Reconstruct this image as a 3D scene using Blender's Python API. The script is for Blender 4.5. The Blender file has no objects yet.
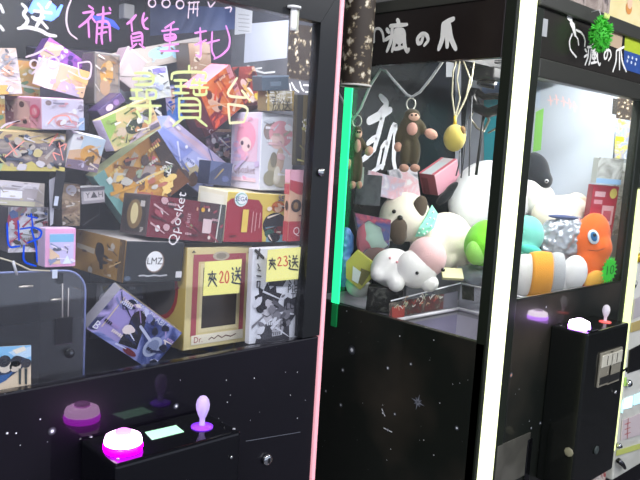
import bpy, bmesh, math, random
from mathutils import Vector, Matrix
random.seed(7)
SC = bpy.context.scene
COL = SC.collection
H = 1.2                       # camera height above the floor (m)
# ------------------------------------------------------------------ camera
YAW, PIT, ROL, FL = 0.760757, 0.122875, 0.060501, 711.98
_f = Vector((math.sin(YAW)*math.cos(PIT), math.cos(YAW)*math.cos(PIT), -math.sin(PIT)))
_r0 = Vector((math.cos(YAW), -math.sin(YAW), 0)); _u0 = _r0.cross(_f)
_r = math.cos(ROL)*_r0 + math.sin(ROL)*_u0
_u = -math.sin(ROL)*_r0 + math.cos(ROL)*_u0
CAM = Vector((0, 0, H))
cd = bpy.data.cameras.new('camera'); cam = bpy.data.objects.new('camera', cd); COL.objects.link(cam)
m = Matrix.Identity(4)
for i in range(3):
    m[i][0] = _r[i]; m[i][1] = _u[i]; m[i][2] = -_f[i]; m[i][3] = CAM[i]
cam.matrix_world = m
cd.sensor_width = 36; cd.lens = FL/640*36; cd.clip_start = .02
SC.camera = cam

def ray(x, y): return (x-320)/FL*_r - (y-240)/FL*_u + _f
def atY(x, y, Y): d = ray(x, y); return CAM + d*(Y/d.y)
def atX(x, y, X): d = ray(x, y); return CAM + d*(X/d.x)
def atZ(x, y, Z): d = ray(x, y); return CAM + d*((Z-H)/d.z)
def ppm(P): return FL/((Vector(P)-CAM).dot(_f))

# ------------------------------------------------------------------ materials
def lin(c):
    if isinstance(c, int): c = ((c >> 16) & 255, (c >> 8) & 255, c & 255)
    return tuple((v/255/12.92 if v/255 <= .04045 else ((v/255+.055)/1.055)**2.4) for v in c)
_M = {}
def mat(c, rough=.45, metal=0., emit=0., spec=.5, alpha=1., trans=0., bump=0., coat=0., sheen=0., bscale=400):
    k = (c, rough, metal, emit, spec, alpha, trans, bump, coat, sheen)
    if k in _M: return _M[k]
    mt = bpy.data.materials.new('surface'); mt.use_nodes = True
    b = mt.node_tree.nodes['Principled BSDF']; l = lin(c)
    b.inputs['Base Color'].default_value = (*l, 1); b.inputs['Roughness'].default_value = rough
    b.inputs['Metallic'].default_value = metal; b.inputs['Specular IOR Level'].default_value = spec
    b.inputs['Alpha'].default_value = alpha; b.inputs['Transmission Weight'].default_value = trans
    b.inputs['Coat Weight'].default_value = coat; b.inputs['Sheen Weight'].default_value = sheen
    if emit:
        b.inputs['Emission Color'].default_value = (*l, 1); b.inputs['Emission Strength'].default_value = emit
    if bump:
        nt = mt.node_tree; n = nt.nodes.new('ShaderNodeTexNoise'); n.inputs['Scale'].default_value = bscale
        n.inputs['Detail'].default_value = 4
        t = nt.nodes.new('ShaderNodeTexCoord'); bp = nt.nodes.new('ShaderNodeBump'); bp.inputs['Strength'].default_value = bump
        bp.inputs['Distance'].default_value = .004
        nt.links.new(t.outputs['Object'], n.inputs['Vector']); nt.links.new(n.outputs['Fac'], bp.inputs['Height'])
        nt.links.new(bp.outputs['Normal'], b.inputs['Normal'])
    _M[k] = mt
    return mt
def art(cols, scale=18, seed=0., rough=.3, dist=1.2, const=True):
    """printed artwork: blotches of the palette's colours"""
    k = ('art', tuple(cols), scale, seed, rough)
    if k in _M: return _M[k]
    mt = bpy.data.materials.new('printed_artwork'); mt.use_nodes = True; nt = mt.node_tree
    b = nt.nodes['Principled BSDF']; b.inputs['Roughness'].default_value = rough
    t = nt.nodes.new('ShaderNodeTexCoord'); mp = nt.nodes.new('ShaderNodeMapping')
    mp.inputs['Location'].default_value = (seed*1.37, seed*2.11, seed*.73)
    n = nt.nodes.new('ShaderNodeTexNoise'); n.inputs['Scale'].default_value = scale; n.inputs['Detail'].default_value = 3
    n.inputs['Distortion'].default_value = dist
    r = nt.nodes.new('ShaderNodeValToRGB'); cr = r.color_ramp; cr.interpolation = 'EASE' if not const else 'LINEAR'
    N = len(cols)
    for i, c in enumerate(cols):
        p = .3 + .4*i/max(1, N-1)
        e = cr.elements[i] if i < 2 else cr.elements.new(p)
    for i, c in enumerate(cols):
        cr.elements[i].position = .3 + .4*i/max(1, N-1)
    for i, c in enumerate(cols): cr.elements[i].color = (*lin(c), 1)
    nt.links.new(t.outputs['Object'], mp.inputs['Vector']); nt.links.new(mp.outputs['Vector'], n.inputs['Vector'])
    nt.links.new(n.outputs['Fac'], r.inputs['Fac']); nt.links.new(r.outputs['Color'], b.inputs['Base Color'])
    _M[k] = mt
    return mt
def floral(seed=0., scale=34):
    """brown cloth with pale flowers"""
    mt = bpy.data.materials.new('floral_print'); mt.use_nodes = True; nt = mt.node_tree
    b = nt.nodes['Principled BSDF']; b.inputs['Roughness'].default_value = .6
    t = nt.nodes.new('ShaderNodeTexCoord'); mp = nt.nodes.new('ShaderNodeMapping'); mp.inputs['Location'].default_value = (seed, seed*2, seed)
    v = nt.nodes.new('ShaderNodeTexVoronoi'); v.inputs['Scale'].default_value = scale
    n = nt.nodes.new('ShaderNodeTexNoise'); n.inputs['Scale'].default_value = scale*3.2; n.inputs['Detail'].default_value = 2
    ad = nt.nodes.new('ShaderNodeMath'); ad.operation = 'MULTIPLY_ADD'; ad.inputs[1].default_value = .9
    r = nt.nodes.new('ShaderNodeValToRGB'); cr = r.color_ramp
    cr.elements[0].position = .60; cr.elements[0].color = (*lin(0xEFE6D0), 1)
    cr.elements[1].position = .88; cr.elements[1].color = (*lin(0x3E342C), 1)
    e = cr.elements.new(.76); e.color = (*lin(0x8F7F63), 1)
    nt.links.new(t.outputs['Object'], mp.inputs['Vector'])
    for x in (v, n): nt.links.new(mp.outputs['Vector'], x.inputs['Vector'])
    nt.links.new(n.outputs['Fac'], ad.inputs[0]); nt.links.new(v.outputs['Distance'], ad.inputs[2])
    nt.links.new(ad.outputs[0], r.inputs['Fac']); nt.links.new(r.outputs['Color'], b.inputs['Base Color'])
    return mt
def galaxy(base, rough=.06, tint=0x2A2622, amount=.5):
    """glossy black laminate printed with faint nebula and specks of stars"""
    mt = bpy.data.materials.new('galaxy_laminate'); mt.use_nodes = True; nt = mt.node_tree
    b = nt.nodes['Principled BSDF']; b.inputs['Roughness'].default_value = .42; b.inputs['Coat Weight'].default_value = .75; b.inputs['Coat Roughness'].default_value = rough; b.inputs['Specular IOR Level'].default_value = .16
    t = nt.nodes.new('ShaderNodeTexCoord')
    n = nt.nodes.new('ShaderNodeTexNoise'); n.inputs['Scale'].default_value = 2.6; n.inputs['Detail'].default_value = 3
    r = nt.nodes.new('ShaderNodeValToRGB'); r.color_ramp.elements[0].position = .45; r.color_ramp.elements[1].position = .75
    r.color_ramp.elements[0].color = (*lin(base), 1); r.color_ramp.elements[1].color = (*lin(tint), 1)
    v = nt.nodes.new('ShaderNodeTexVoronoi'); v.inputs['Scale'].default_value = 42; v.inputs['Randomness'].default_value = 1
    lt = nt.nodes.new('ShaderNodeMapRange'); lt.inputs['From Min'].default_value = .045; lt.inputs['From Max'].default_value = .02
    n2 = nt.nodes.new('ShaderNodeTexNoise'); n2.inputs['Scale'].default_value = 9
    g = nt.nodes.new('ShaderNodeMath'); g.operation = 'GREATER_THAN'; g.inputs[1].default_value = .56
    mu = nt.nodes.new('ShaderNodeMath'); mu.operation = 'MULTIPLY'
    mu2 = nt.nodes.new('ShaderNodeMath'); mu2.operation = 'MULTIPLY'; mu2.inputs[1].default_value = amount
    mx = nt.nodes.new('ShaderNodeMixRGB'); mx.inputs['Color2'].default_value = (.6, .62, .68, 1)
    for x in (n, v, n2): nt.links.new(t.outputs['Object'], x.inputs['Vector'])
    nt.links.new(n.outputs['Fac'], r.inputs['Fac']); nt.links.new(v.outputs['Distance'], lt.inputs['Value'])
    nt.links.new(n2.outputs['Fac'], g.inputs[0]); nt.links.new(lt.outputs[0], mu.inputs[0]); nt.links.new(g.outputs[0], mu.inputs[1])
    nt.links.new(mu.outputs[0], mu2.inputs[0]); nt.links.new(mu2.outputs[0], mx.inputs['Fac'])
    nt.links.new(r.outputs['Color'], mx.inputs['Color1']); nt.links.new(mx.outputs['Color'], b.inputs['Base Color'])
    return mt
def clear(tint=(1, 1, 1), haze=.0, gloss=.06, rough=.02, hazecol=(.9, .92, 1)):
    """thin clear sheet: lets light through, mirrors a little, adds a milky veil of haze"""
    mt = bpy.data.materials.new('clear_sheet'); mt.use_nodes = True; nt = mt.node_tree
    for n in list(nt.nodes): nt.nodes.remove(n)
    o = nt.nodes.new('ShaderNodeOutputMaterial'); tr = nt.nodes.new('ShaderNodeBsdfTransparent'); tr.inputs[0].default_value = (*tint, 1)
    gl = nt.nodes.new('ShaderNodeBsdfGlossy'); gl.inputs['Roughness'].default_value = rough
    ge = nt.nodes.new('ShaderNodeNewGeometry'); dt = nt.nodes.new('ShaderNodeVectorMath'); dt.operation = 'DOT_PRODUCT'
    nt.links.new(ge.outputs['Incoming'], dt.inputs[0]); nt.links.new(ge.outputs['Normal'], dt.inputs[1])
    def mth(op, x, y=None):
        n = nt.nodes.new('ShaderNodeMath'); n.operation = op; n.use_clamp = op == 'MULTIPLY'
        for i, v in enumerate((x, y)):
            if v is None: continue
            if isinstance(v, (int, float)): n.inputs[i].default_value = v
            else: nt.links.new(v, n.inputs[i])
        return n.outputs[0]
    c_ = mth('ABSOLUTE', dt.outputs['Value']); p_ = mth('POWER', mth('SUBTRACT', 1, c_), 5)
    fac = mth('MULTIPLY', mth('ADD', mth('MULTIPLY', p_, .96), .04), gloss/.045)       # Schlick reflectance
    mx = nt.nodes.new('ShaderNodeMixShader'); nt.links.new(fac, mx.inputs[0])
    nt.links.new(tr.outputs[0], mx.inputs[1]); nt.links.new(gl.outputs[0], mx.inputs[2])
    out = mx
    if haze:
        tl = nt.nodes.new('ShaderNodeBsdfTranslucent'); tl.inputs[0].default_value = (*hazecol, 1)
        m2 = nt.nodes.new('ShaderNodeMixShader'); m2.inputs[0].default_value = haze
        nt.links.new(mx.outputs[0], m2.inputs[1]); nt.links.new(tl.outputs[0], m2.inputs[2]); out = m2
    nt.links.new(out.outputs[0], o.inputs['Surface'])
    return mt
def inkmat(c, tl=.5):
    """paint-marker ink on glass: half diffuse, half letting the case light through"""
    k = ('ink', c, tl)
    if k in _M: return _M[k]
    mt = bpy.data.materials.new('marker_ink'); mt.use_nodes = True; nt = mt.node_tree
    for n in list(nt.nodes): nt.nodes.remove(n)
    o = nt.nodes.new('ShaderNodeOutputMaterial'); a = nt.nodes.new('ShaderNodeBsdfDiffuse'); b = nt.nodes.new('ShaderNodeBsdfTranslucent')
    for x in (a, b): x.inputs[0].default_value = (*lin(c), 1)
    mx = nt.nodes.new('ShaderNodeMixShader'); mx.inputs[0].default_value = tl
    nt.links.new(a.outputs[0], mx.inputs[1]); nt.links.new(b.outputs[0], mx.inputs[2]); nt.links.new(mx.outputs[0], o.inputs['Surface'])
    _M[k] = mt
    return mt

# ------------------------------------------------------------------ mesh builder
class MB:
    def __init__(s): s.v = []; s.f = []; s.mi = []; s.ms = []; s.sm = []
    def m(s, mt):
        if mt not in s.ms: s.ms.append(mt)
        return s.ms.index(mt)
    def add(s, vs, fs, mt, smooth=False):
        o = len(s.v); s.v += [tuple(x) for x in vs]; k = s.m(mt)
        for f in fs: s.f.append([o+i for i in f]); s.mi.append(k); s.sm.append(smooth)
        return s
    def poly(s, pts, mt): return s.add(pts, [list(range(len(pts)))], mt)
    def box(s, a, b, mt):
        x0, y0, z0 = a; x1, y1, z1 = b
        vs = [(x0,y0,z0),(x1,y0,z0),(x1,y1,z0),(x0,y1,z0),(x0,y0,z1),(x1,y0,z1),(x1,y1,z1),(x0,y1,z1)]
        return s.add(vs, [(0,3,2,1),(4,5,6,7),(0,1,5,4),(1,2,6,5),(2,3,7,6),(3,0,4,7)], mt)
    def rbox(s, a, b, mt, r=.004, seg=2):
        bm = bmesh.new(); bmesh.ops.create_cube(bm, size=1)
        c = [(a[i]+b[i])/2 for i in range(3)]; d = [abs(b[i]-a[i]) for i in range(3)]
        for v in bm.verts: v.co = Vector((v.co[i]*d[i]+c[i] for i in range(3)))
        bmesh.ops.bevel(bm, geom=bm.edges[:], offset=min(r, min(d)*.45), segments=seg, affect='EDGES', profile=.5)
        s.bm(bm, mt); return s
    def bm(s, bm, mt, smooth=False):
        bm.verts.index_update()
        s.add([v.co[:] for v in bm.verts], [[v.index for v in f.verts] for f in bm.faces], mt, smooth); bm.free()
    def tube(s, pts, r, mt, n=8, cap=True, closed=False):
        pts = [Vector(p) for p in pts]; N = len(pts); rs = r if isinstance(r, (list, tuple)) else [r]*N
        up = Vector((.123, .345, .93)).normalized(); vs = []; fs = []; prev = None
        for i, p in enumerate(pts):
            t = (pts[min(i+1, N-1)]-pts[max(i-1, 0)]) if not closed else (pts[(i+1) % N]-pts[i-1])
            t.normalize()
            a = prev - t*prev.dot(t) if prev else t.cross(up)
            if a.length < 1e-6: a = t.orthogonal()
            a.normalize(); prev = a; b = t.cross(a)
            vs += [p+rs[i]*(math.cos(2*math.pi*k/n)*a+math.sin(2*math.pi*k/n)*b) for k in range(n)]
        for i in range(N-1 if not closed else N):
            for k in range(n):
                j = (i+1) % N
                fs.append((i*n+k, i*n+(k+1) % n, j*n+(k+1) % n, j*n+k))
        if cap and not closed: fs += [tuple(range(n))[::-1], tuple((N-1)*n+k for k in range(n))]
        return s.add(vs, fs, mt, True)
    def lathe(s, c, prof, mt, axis=(0,0,1), n=24):
        """prof = [(radius, height)...] along axis from c"""
        ax = Vector(axis).normalized(); a = ax.orthogonal().normalized(); b = ax.cross(a); c = Vector(c); vs = []; fs = []
        for (r, h) in prof: vs += [c+ax*h+max(r, 1e-5)*(math.cos(2*math.pi*k/n)*a+math.sin(2*math.pi*k/n)*b) for k in range(n)]
        for i in range(len(prof)-1):
            for k in range(n): fs.append((i*n+k, i*n+(k+1) % n, (i+1)*n+(k+1) % n, (i+1)*n+k))
        fs += [tuple(range(n))[::-1], tuple((len(prof)-1)*n+k for k in range(n))]
        return s.add(vs, fs, mt, True)
    def ball(s, c, r, mt, rot=None, seg=24, rings=14, lump=0.):
        if not isinstance(r, (tuple, list)): r = (r, r, r)
        bm = bmesh.new(); bmesh.ops.create_uvsphere(bm, u_segments=seg, v_segments=rings, radius=1)
        for v in bm.verts:
            k = 1+lump*math.sin(7*v.co.x+3*v.co.z)*math.cos(5*v.co.y)
            p = Vector((v.co.x*r[0]*k, v.co.y*r[1]*k, v.co.z*r[2]*k))
            if rot: p = rot @ p
            v.co = p+Vector(c)
        s.bm(bm, mt, True); return s
    def ribbon(s, pts, w, mt, nrm, off=0.):
        """flat brush stroke along pts lying in a plane of normal nrm; w = one width or one per point"""
        nrm = Vector(nrm).normalized(); P = [Vector(p)+nrm*off for p in pts]; N = len(P); W = w if isinstance(w, (list, tuple)) else [w]*N
        L = []
        for i in range(N):
            t = (P[min(i+1, N-1)]-P[max(i-1, 0)]).normalized(); L.append(t.cross(nrm).normalized())
        vs = []; fs = []
        for i in range(N): vs += [P[i]-L[i]*W[i]/2, P[i]+L[i]*W[i]/2]
        for i in range(N-1): fs.append((2*i, 2*i+1, 2*i+3, 2*i+2))
        s.add(vs, fs, mt)
        for i in (0, N-1):
            a = L[i]; b = nrm.cross(a)
            s.poly([P[i]+nrm*(.00005+.00003*(i>0))+W[i]/2*(math.cos(k*math.pi/4)*a+math.sin(k*math.pi/4)*b) for k in range(8)], mt)
        return s
    def disc(s, c, r, mt, nrm, n=16, ry=None):
        nrm = Vector(nrm).normalized(); a = Vector((0,0,1)).cross(nrm)
        if a.length < 1e-4: a = Vector((1,0,0))
        a.normalize(); b = nrm.cross(a); ry = ry or r
        return s.poly([Vector(c)+r*math.cos(2*math.pi*k/n)*a+ry*math.sin(2*math.pi*k/n)*b for k in range(n)], mt)
    def build(s, name, parent=None, loc=None, rot=None, sub=0):
        """link as one mesh object. vertices are in world space unless loc/rot say otherwise"""
        me = bpy.data.meshes.new(name); o = bpy.data.objects.new(name, me); COL.objects.link(o)
        if parent is not None:
            o.parent = parent; off = wloc(parent)
            vs = [tuple(Vector(v)-off) for v in s.v] if loc is None else s.v
            if loc is not None: o.location = loc
        elif loc is not None:
            o.location = loc; vs = s.v
        else:
            lo = [min(v[i] for v in s.v) for i in range(3)]; hi = [max(v[i] for v in s.v) for i in range(3)]
            off = Vector(((lo[0]+hi[0])/2, (lo[1]+hi[1])/2, lo[2])); o.location = off; vs = [tuple(Vector(v)-off) for v in s.v]
        if rot is not None: o.rotation_mode = 'QUATERNION'; o.rotation_quaternion = rot
        me.from_pydata(vs, [], s.f)
        for mt in s.ms: me.materials.append(mt)
        me.polygons.foreach_set('material_index', s.mi); me.polygons.foreach_set('use_smooth', s.sm); me.update()
        return o
def wloc(o):
    v = Vector((0,0,0))
    while o is not None: v += o.location; o = o.parent
    return v
def tag(o, label=None, cat=None, group=None, kind=None):
    if label: o['label'] = label
    if cat: o['category'] = cat
    if group: o['group'] = group
    if kind: o['kind'] = kind
    return o
def thing(name, loc, label, cat, group=None, rot=None):
    o = bpy.data.objects.new(name, None); COL.objects.link(o); o.location = loc; o.empty_display_size = .05
    if rot is not None: o.rotation_mode = 'QUATERNION'; o.rotation_quaternion = rot
    return tag(o, label, cat, group)
def copy_tree(o, parent=None):
    c = o.copy(); COL.objects.link(c)
    if parent is not None: c.parent = parent
    for ch in [x for x in bpy.data.objects if x.parent == o]: copy_tree(ch, c)
    return c
_T = {}
def glyphs(text):
    """outline of printed letters, height about 1, centred on the origin: (verts, faces)"""
    if text in _T: return _T[text]
    cu = bpy.data.curves.new('lettering', 'FONT'); cu.body = text; cu.size = 1; cu.align_x = 'CENTER'; cu.align_y = 'CENTER'; cu.resolution_u = 2
    ob = bpy.data.objects.new('lettering', cu); COL.objects.link(ob)
    dg = bpy.context.evaluated_depsgraph_get(); dg.update()
    me = bpy.data.meshes.new_from_object(ob.evaluated_get(dg))
    r = ([tuple(v.co) for v in me.vertices], [tuple(p.vertices) for p in me.polygons])
    bpy.data.objects.remove(ob); bpy.data.curves.remove(cu); bpy.data.meshes.remove(me)
    _T[text] = r
    return r
# handwritten characters as brush strokes in a unit square
HW = {
 'song': [[(.1,.95),(.2,.84)],[(.05,.64),(.25,.64),(.12,.42),(.24,.26),(.05,.1)],[(.05,.12),(.3,.06),(1,.0)],[(.5,.97),(.57,.84)],[(.86,.98),(.76,.84)],[(.42,.75),(.92,.77)],[(.36,.52),(.98,.54)],[(.67,.76),(.62,.5),(.4,.2)],[(.66,.5),(.95,.2)]],
 'jia': [[(.1,.8),(.9,.82)],[(.5,1),(.5,.55),(.1,.05)],[(.5,.5),(.95,.05)],[(.3,.72),(.15,.42)],[(.27,.6),(.42,.45)],[(.72,.72),(.58,.42)],[(.7,.6),(.88,.44)]],
 'feng': [[(.5,1),(.58,.9)],[(.2,.82),(.92,.86)],[(.28,.82),(.25,.4),(.05,.05)],[(.05,.72),(.14,.62)],[(.0,.4),(.2,.5)],[(.42,.7),(.38,.3),(.28,.05)],[(.42,.7),(.8,.72),(.82,.2),(.95,.02),(1,.12)],[(.5,.6),(.72,.62)],[(.48,.5),(.48,.32),(.72,.34),(.72,.52),(.48,.5)],[(.6,.58),(.6,.15)],[(.42,.12),(.76,.17)]],
 'no': [[(.55,.8),(.4,.25),(.15,.2),(.1,.55),(.45,.85),(.8,.75),(.9,.4),(.6,.1)]],
 'zhua': [[(.85,1),(.3,.85)],[(.3,.85),(.28,.4),(.05,.02)],[(.52,.85),(.52,.1)],[(.62,.86),(.7,.4),(1,.02)]],
 'xun': [[(.25,.98),(.78,.98),(.78,.76),(.25,.76)],[(.2,.87),(.78,.87)],[(.15,.66),(.45,.66)],[(.3,.66),(.3,.5)],[(.12,.5),(.48,.5)],[(.58,.66),(.85,.66),(.85,.5),(.58,.5),(.58,.66)],[(.02,.36),(.98,.36)],[(.68,.45),(.68,.02),(.52,.08)],[(.3,.26),(.4,.14)]],
 'bao': [[(.5,1),(.5,.9)],[(.08,.78),(.1,.9),(.92,.9),(.88,.78)],[(.15,.76),(.45,.76)],[(.17,.66),(.43,.66)],[(.12,.55),(.48,.55)],[(.3,.76),(.3,.55)],[(.62,.78),(.55,.7)],[(.58,.72),(.9,.72)],[(.52,.64),(.94,.64)],[(.74,.78),(.74,.52)],[(.6,.6),(.6,.52),(.9,.52),(.9,.6)],[(.25,.46),(.25,.14)],[(.25,.46),(.75,.46),(.75,.14)],[(.25,.35),(.75,.35)],[(.25,.25),(.75,.25)],[(.25,.14),(.75,.14)],[(.35,.14),(.1,0)],[(.65,.14),(.9,0)]],
 'tai': [[(.5,1),(.1,.6),(.8,.56)],[(.66,.72),(.92,.5)],[(.2,.42),(.25,.0)],[(.2,.42),(.9,.36),(.72,.02)],[(.25,.0),(.72,.02)]],
 '2': [[(.1,.75),(.4,1),(.8,.8),(.5,.4),(.05,.02),(.95,.06)]],
 '0': [[(.5,1),(.1,.6),(.2,.1),(.6,.0),(.95,.4),(.8,.9),(.5,1)]],
 '3': [[(.15,.9),(.5,1),(.8,.8),(.4,.55),(.9,.4),(.8,.1),(.4,0),(.05,.12)]],
}
def soften(st, n=2):
    """round the corners of a pen stroke (corner cutting)"""
    for _ in range(n):
        if len(st) < 3: return st
        o = [st[0]]
        for a, b in zip(st[:-1], st[1:]):
            o += [(a[0]*.8+b[0]*.2, a[1]*.8+b[1]*.2), (a[0]*.2+b[0]*.8, a[1]*.2+b[1]*.8)]
        st = o+[st[-1]]
    return st
def brushw(n, w): return [w*(.72+.42*math.sin(math.pi*min(1, (i+.6)/max(1, n-.2)))) for i in range(n)]
def write_px(mb, key, rect, w, mt, onp, nrm, off=.0006):
    """write a character inside a photo rectangle lying on a real plane (onp maps to the plane)"""
    x0, y0, x1, y1 = rect
    for k, st in enumerate(HW[key]):
        q = soften(st)
        if len(q) == 2: q = [q[0], ((q[0][0]+q[1][0])/2, (q[0][1]+q[1][1])/2), q[1]]
        mb.ribbon([onp(x0+u*(x1-x0), y0+(1-v)*(y1-y0)) for u, v in q], brushw(len(q), w), mt, nrm, off+k*.00014)
WORLD = .9      # spill from the rest of the arcade
LA, LB, LROOM = 5., 8.5, 50.  # case lamps and added fill under the ceiling (W)
AHAZE, BHAZE = .02, .012   # milky veil on the windows standing in for glare and bloom
EXPO = 0.
# ------------------------------------------------------------------ common materials
BLACK = mat(0x0B0B0D, .12); TRIM = mat(0x17181A, .3); TRIMG = mat(0x1E231B, .3)
CHROME = mat(0xC8CACC, .15, 1.); WHITE = mat(0xF2F2F0, .4); PAPER = mat(0xCDD3E2, .7)
HALO1 = mat(0x2C2E33, .5); HALO2 = mat(0x62656E, .5); STAR = mat(0xF4F4FA, .5); STARO = mat(0xC98B6A, .5)
Z = lambda z: z+H
YF = 1.0                       # plane of the machine fronts
nY = Vector((0,-1,0)); nX = Vector((-1,0,0))
# ------------------------------------------------------------------ setting
def struct(o): o['kind'] = 'structure'; return o
fm = mat(0x4A4850, .25)
struct(MB().box((-3,-3,-.05),(6,2.85,0), fm).build('floor'))
struct(MB().box((-3,2.85,0),(6,2.95,2.75), mat(0x6E6C6A, .7)).build('wall_back'))
struct(MB().box((6,-3,0),(6.1,2.95,2.75), mat(0x77757A, .7)).build('wall_right'))
struct(MB().box((-3,-3,2.75),(6.1,2.95,2.82), mat(0x8A8A8C, .8)).build('ceiling'))
def clight(x, y, lab):  # unseen panels added to light the machines from the aisle
    t = thing('unseen_ceiling_light', (x, y, 2.72), lab, 'ceiling light', 'unseen ceiling lights over the aisle')
    MB().rbox((x-.62,y-.17,2.72),(x+.62,y+.17,2.75), mat(0xDDDDDD,.4), .006).build('frame', t)
    MB().rbox((x-.58,y-.14,2.708),(x+.58,y+.14,2.722), mat(0xFFFFFF,.4,0,6.), .004).build('diffuser', t)
for x in (-1.2, 1.0, 3.2): clight(x, -.9, 'white ceiling light panel added out of view over the aisle in front of the claw machines')
def area(name, loc, target, sx, sy, power, col=(1,1,1)):
    l = bpy.data.lights.new(name, 'AREA'); l.shape = 'RECTANGLE'; l.size = sx; l.size_y = sy; l.energy = power; l.color = col
    o = bpy.data.objects.new(name, l); COL.objects.link(o); o.location = loc
    d = (Vector(target)-Vector(loc)).normalized(); o.rotation_euler = d.to_track_quat('-Z', 'Y').to_euler()
    return o
for x in (-1.2, 1.0, 3.2): area('added_fill', (x,-.9,2.69), (x*.5+.8,.8,.9), 1.1, .25, LROOM*(2 if x < 0 else 1), (.95,.97,1))  # added fill lamps aimed at the machine fronts
w = bpy.data.worlds.new('world'); SC.world = w; w.use_nodes = True
w.node_tree.nodes['Background'].inputs[0].default_value = (.75,.82,1,1); w.node_tree.nodes['Background'].inputs[1].default_value = WORLD
def star(mb, p, r, n, mt=STAR, halo=True, off=.0006):
    p = Vector(p)
    if halo:
        mb.disc(p+n*off, r*2.0, HALO1, n); mb.disc(p+n*off*1.4, r*1.35, HALO2, n)
    mb.disc(p+n*off*1.8, r*.75, mt, n)

# ------------------------------------------------------------------ machine A (left)
AX0, AX1 = .10, .975
A = thing('claw_machine', (.54, 1.38, 0), 'black claw machine at left, its window heaped with boxes and scribbled with marker', 'claw machine', 'claw machines in a row')
aY = lambda x, y: atY(x, y, YF)
gal = galaxy(0x0A0810, .04, 0x120E18, .55)
# front panel under the window
fp = MB(); fp.rbox((AX0,YF,.04),(.965,YF+.02,Z(-.365)), gal, .003)
for (x,y,r) in [(176,406,.0028),(254,378,.0016),(226,380,.0013),(227,402,.0013),(290,395,.0012),(297,418,.0013),(297,372,.0012),(52,431,.0032),(40,419,.0016),(7,433,.0022),(16,433,.0016),(285,372,.001),(230,395,.001),(180,380,.0009),(20,445,.001),(305,400,.001),(250,420,.0009)]:
    star(fp, aY(x,y), r, nY, STAR, r > .0024)
fp.ribbon([aY(246,441),aY(300,432)], .0012, HALO2, nY, .0006)
FP = fp.build('front_panel', A)
lk = MB(); c = aY(266,459); lk.lathe(c, [(.011,0),(.011,-.006),(.009,-.008),(.004,-.009)], CHROME, (0,1,0), 20); lk.box((c.x-.0012,c.y-.0105,c.z-.005),(c.x+.0012,c.y-.0085,c.z+.005), BLACK)
L_ = lk.build('panel_lock', A); L_['label'] = 'round chrome lock'
# cabinet body
cb = MB(); dk = mat(0x2B2B31, .35)
cb.box((AX0,YF+.03,.04),(AX1,1.76,Z(-.48)), BLACK)
cb.box((AX0,1.74,Z(-.48)),(AX1,1.76,Z(.52)), BLACK); cb.box((AX0,YF+.03,Z(.50)),(AX1,1.76,Z(.53)), BLACK)
for x in (AX0+.05, AX1-.1):
    for y in (1.08, 1.66): cb.lathe((x,y,0), [(.025,0),(.025,.04)], BLACK)
cb.build('cabinet', A)
wl = mat(0x50525A, .4)
MB().box((AX0,YF+.02,Z(-.48)),(AX0+.012,1.74,Z(.50)), wl).build('side_panel', A)
sp = MB(); sp.box((AX1-.012,YF+.02,Z(-.48)),(AX1,1.74,Z(.50)), wl)
RX = AX1-.0125
rx = lambda x, y: atX(x, y, RX)
def rq(mb, pts, mt, off=0.): mb.poly([rx(*p)+nX*off for p in pts], mt)
rq(sp, [(150,4),(240,8),(236,29),(150,36)], art([0x3C4A78,0x5A6CA0,0x7C8CBC,0x4C5A8A], 5, 2, .3))
rq(sp, [(232,26),(316,26),(312,300),(225,300)], art([0x55585F,0x6A6C72,0x787A80], 6, 9, .4), -.0001)
rq(sp, [(246,24),(289,20),(287,58),(244,63)], PAPER, .0006)
rq(sp, [(236,7),(253,11),(252,33),(235,35)], mat(0xDDE0E6,.7), .0012)
rq(sp, [(290,24),(321,27),(317,82),(287,78)], floral(1.3, 60), .0009)
for (x0,y0,x1,y1) in [(248,66,262,68),(254,70,275,72),(290,84,292,92),(292,83,299,92),(300,82,304,91),(304,85,316,82),(306,92,316,88)]:
    sp.ribbon([rx(x0,y0),rx((x0+x1)/2,(y0+y1)/2+2),rx(x1,y1)], .004, WHITE, nX, .0007)
for i in range(5): rq(sp, [(239,14+4*i),(250,15+4*i),(250,16+4*i),(239,15+4*i)], mat(0xB9BCC4,.7), .0016)
sp.build('side_panel', A)
bw = MB(); bw.box((AX0+.012,1.72,Z(-.48)),(AX1-.012,1.74,Z(.50)), art([0x141418,0x1E1E23,0x2A2A30], 4, 3, .35)); bw.build('back_panel', A)
pf = MB(); pf.box((AX0+.012,YF+.02,Z(-.48)),(AX1-.012,1.72,Z(-.46)), mat(0x3A3A40,.4)); pf.build('playfield', A)
# window frame: four rails with mitred corners
fr = MB(); fz0, fz1, gx0, gx1 = Z(-.365), Z(.302), .20, .917
g0, g1 = Z(-.362), Z(.236)
def bar(mb, q, mt):  # q: four (x,z), extruded from YF-.004 back to YF+.025
    a = [(x,YF-.004,z) for x,z in q]; b = [(x,YF+.02,z) for x,z in q]
    mb.add(a+b, [(0,1,2,3),(7,6,5,4),(0,4,5,1),(1,5,6,2),(2,6,7,3),(3,7,4,0)], mt)
bar(fr, [(.105,fz1),(gx0,g1),(gx0,g0),(.105,g0)], TRIM); bar(fr, [(gx1,g1),(.962,fz1),(.962,g0),(gx1,g0)], TRIM)
bar(fr, [(.105,fz1+.0008),(.962,fz1+.0008),(gx1,g1+.0008),(gx0,g1+.0008)], mat(0x141416,.3))
FRM = fr.build('door_frame', A)
hd = MB(); hd.rbox((AX0,YF-.004,Z(.304)),(.965,YF+.03,Z(.53)), mat(0x151417,.25), .003); hd.build('header', A)
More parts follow.
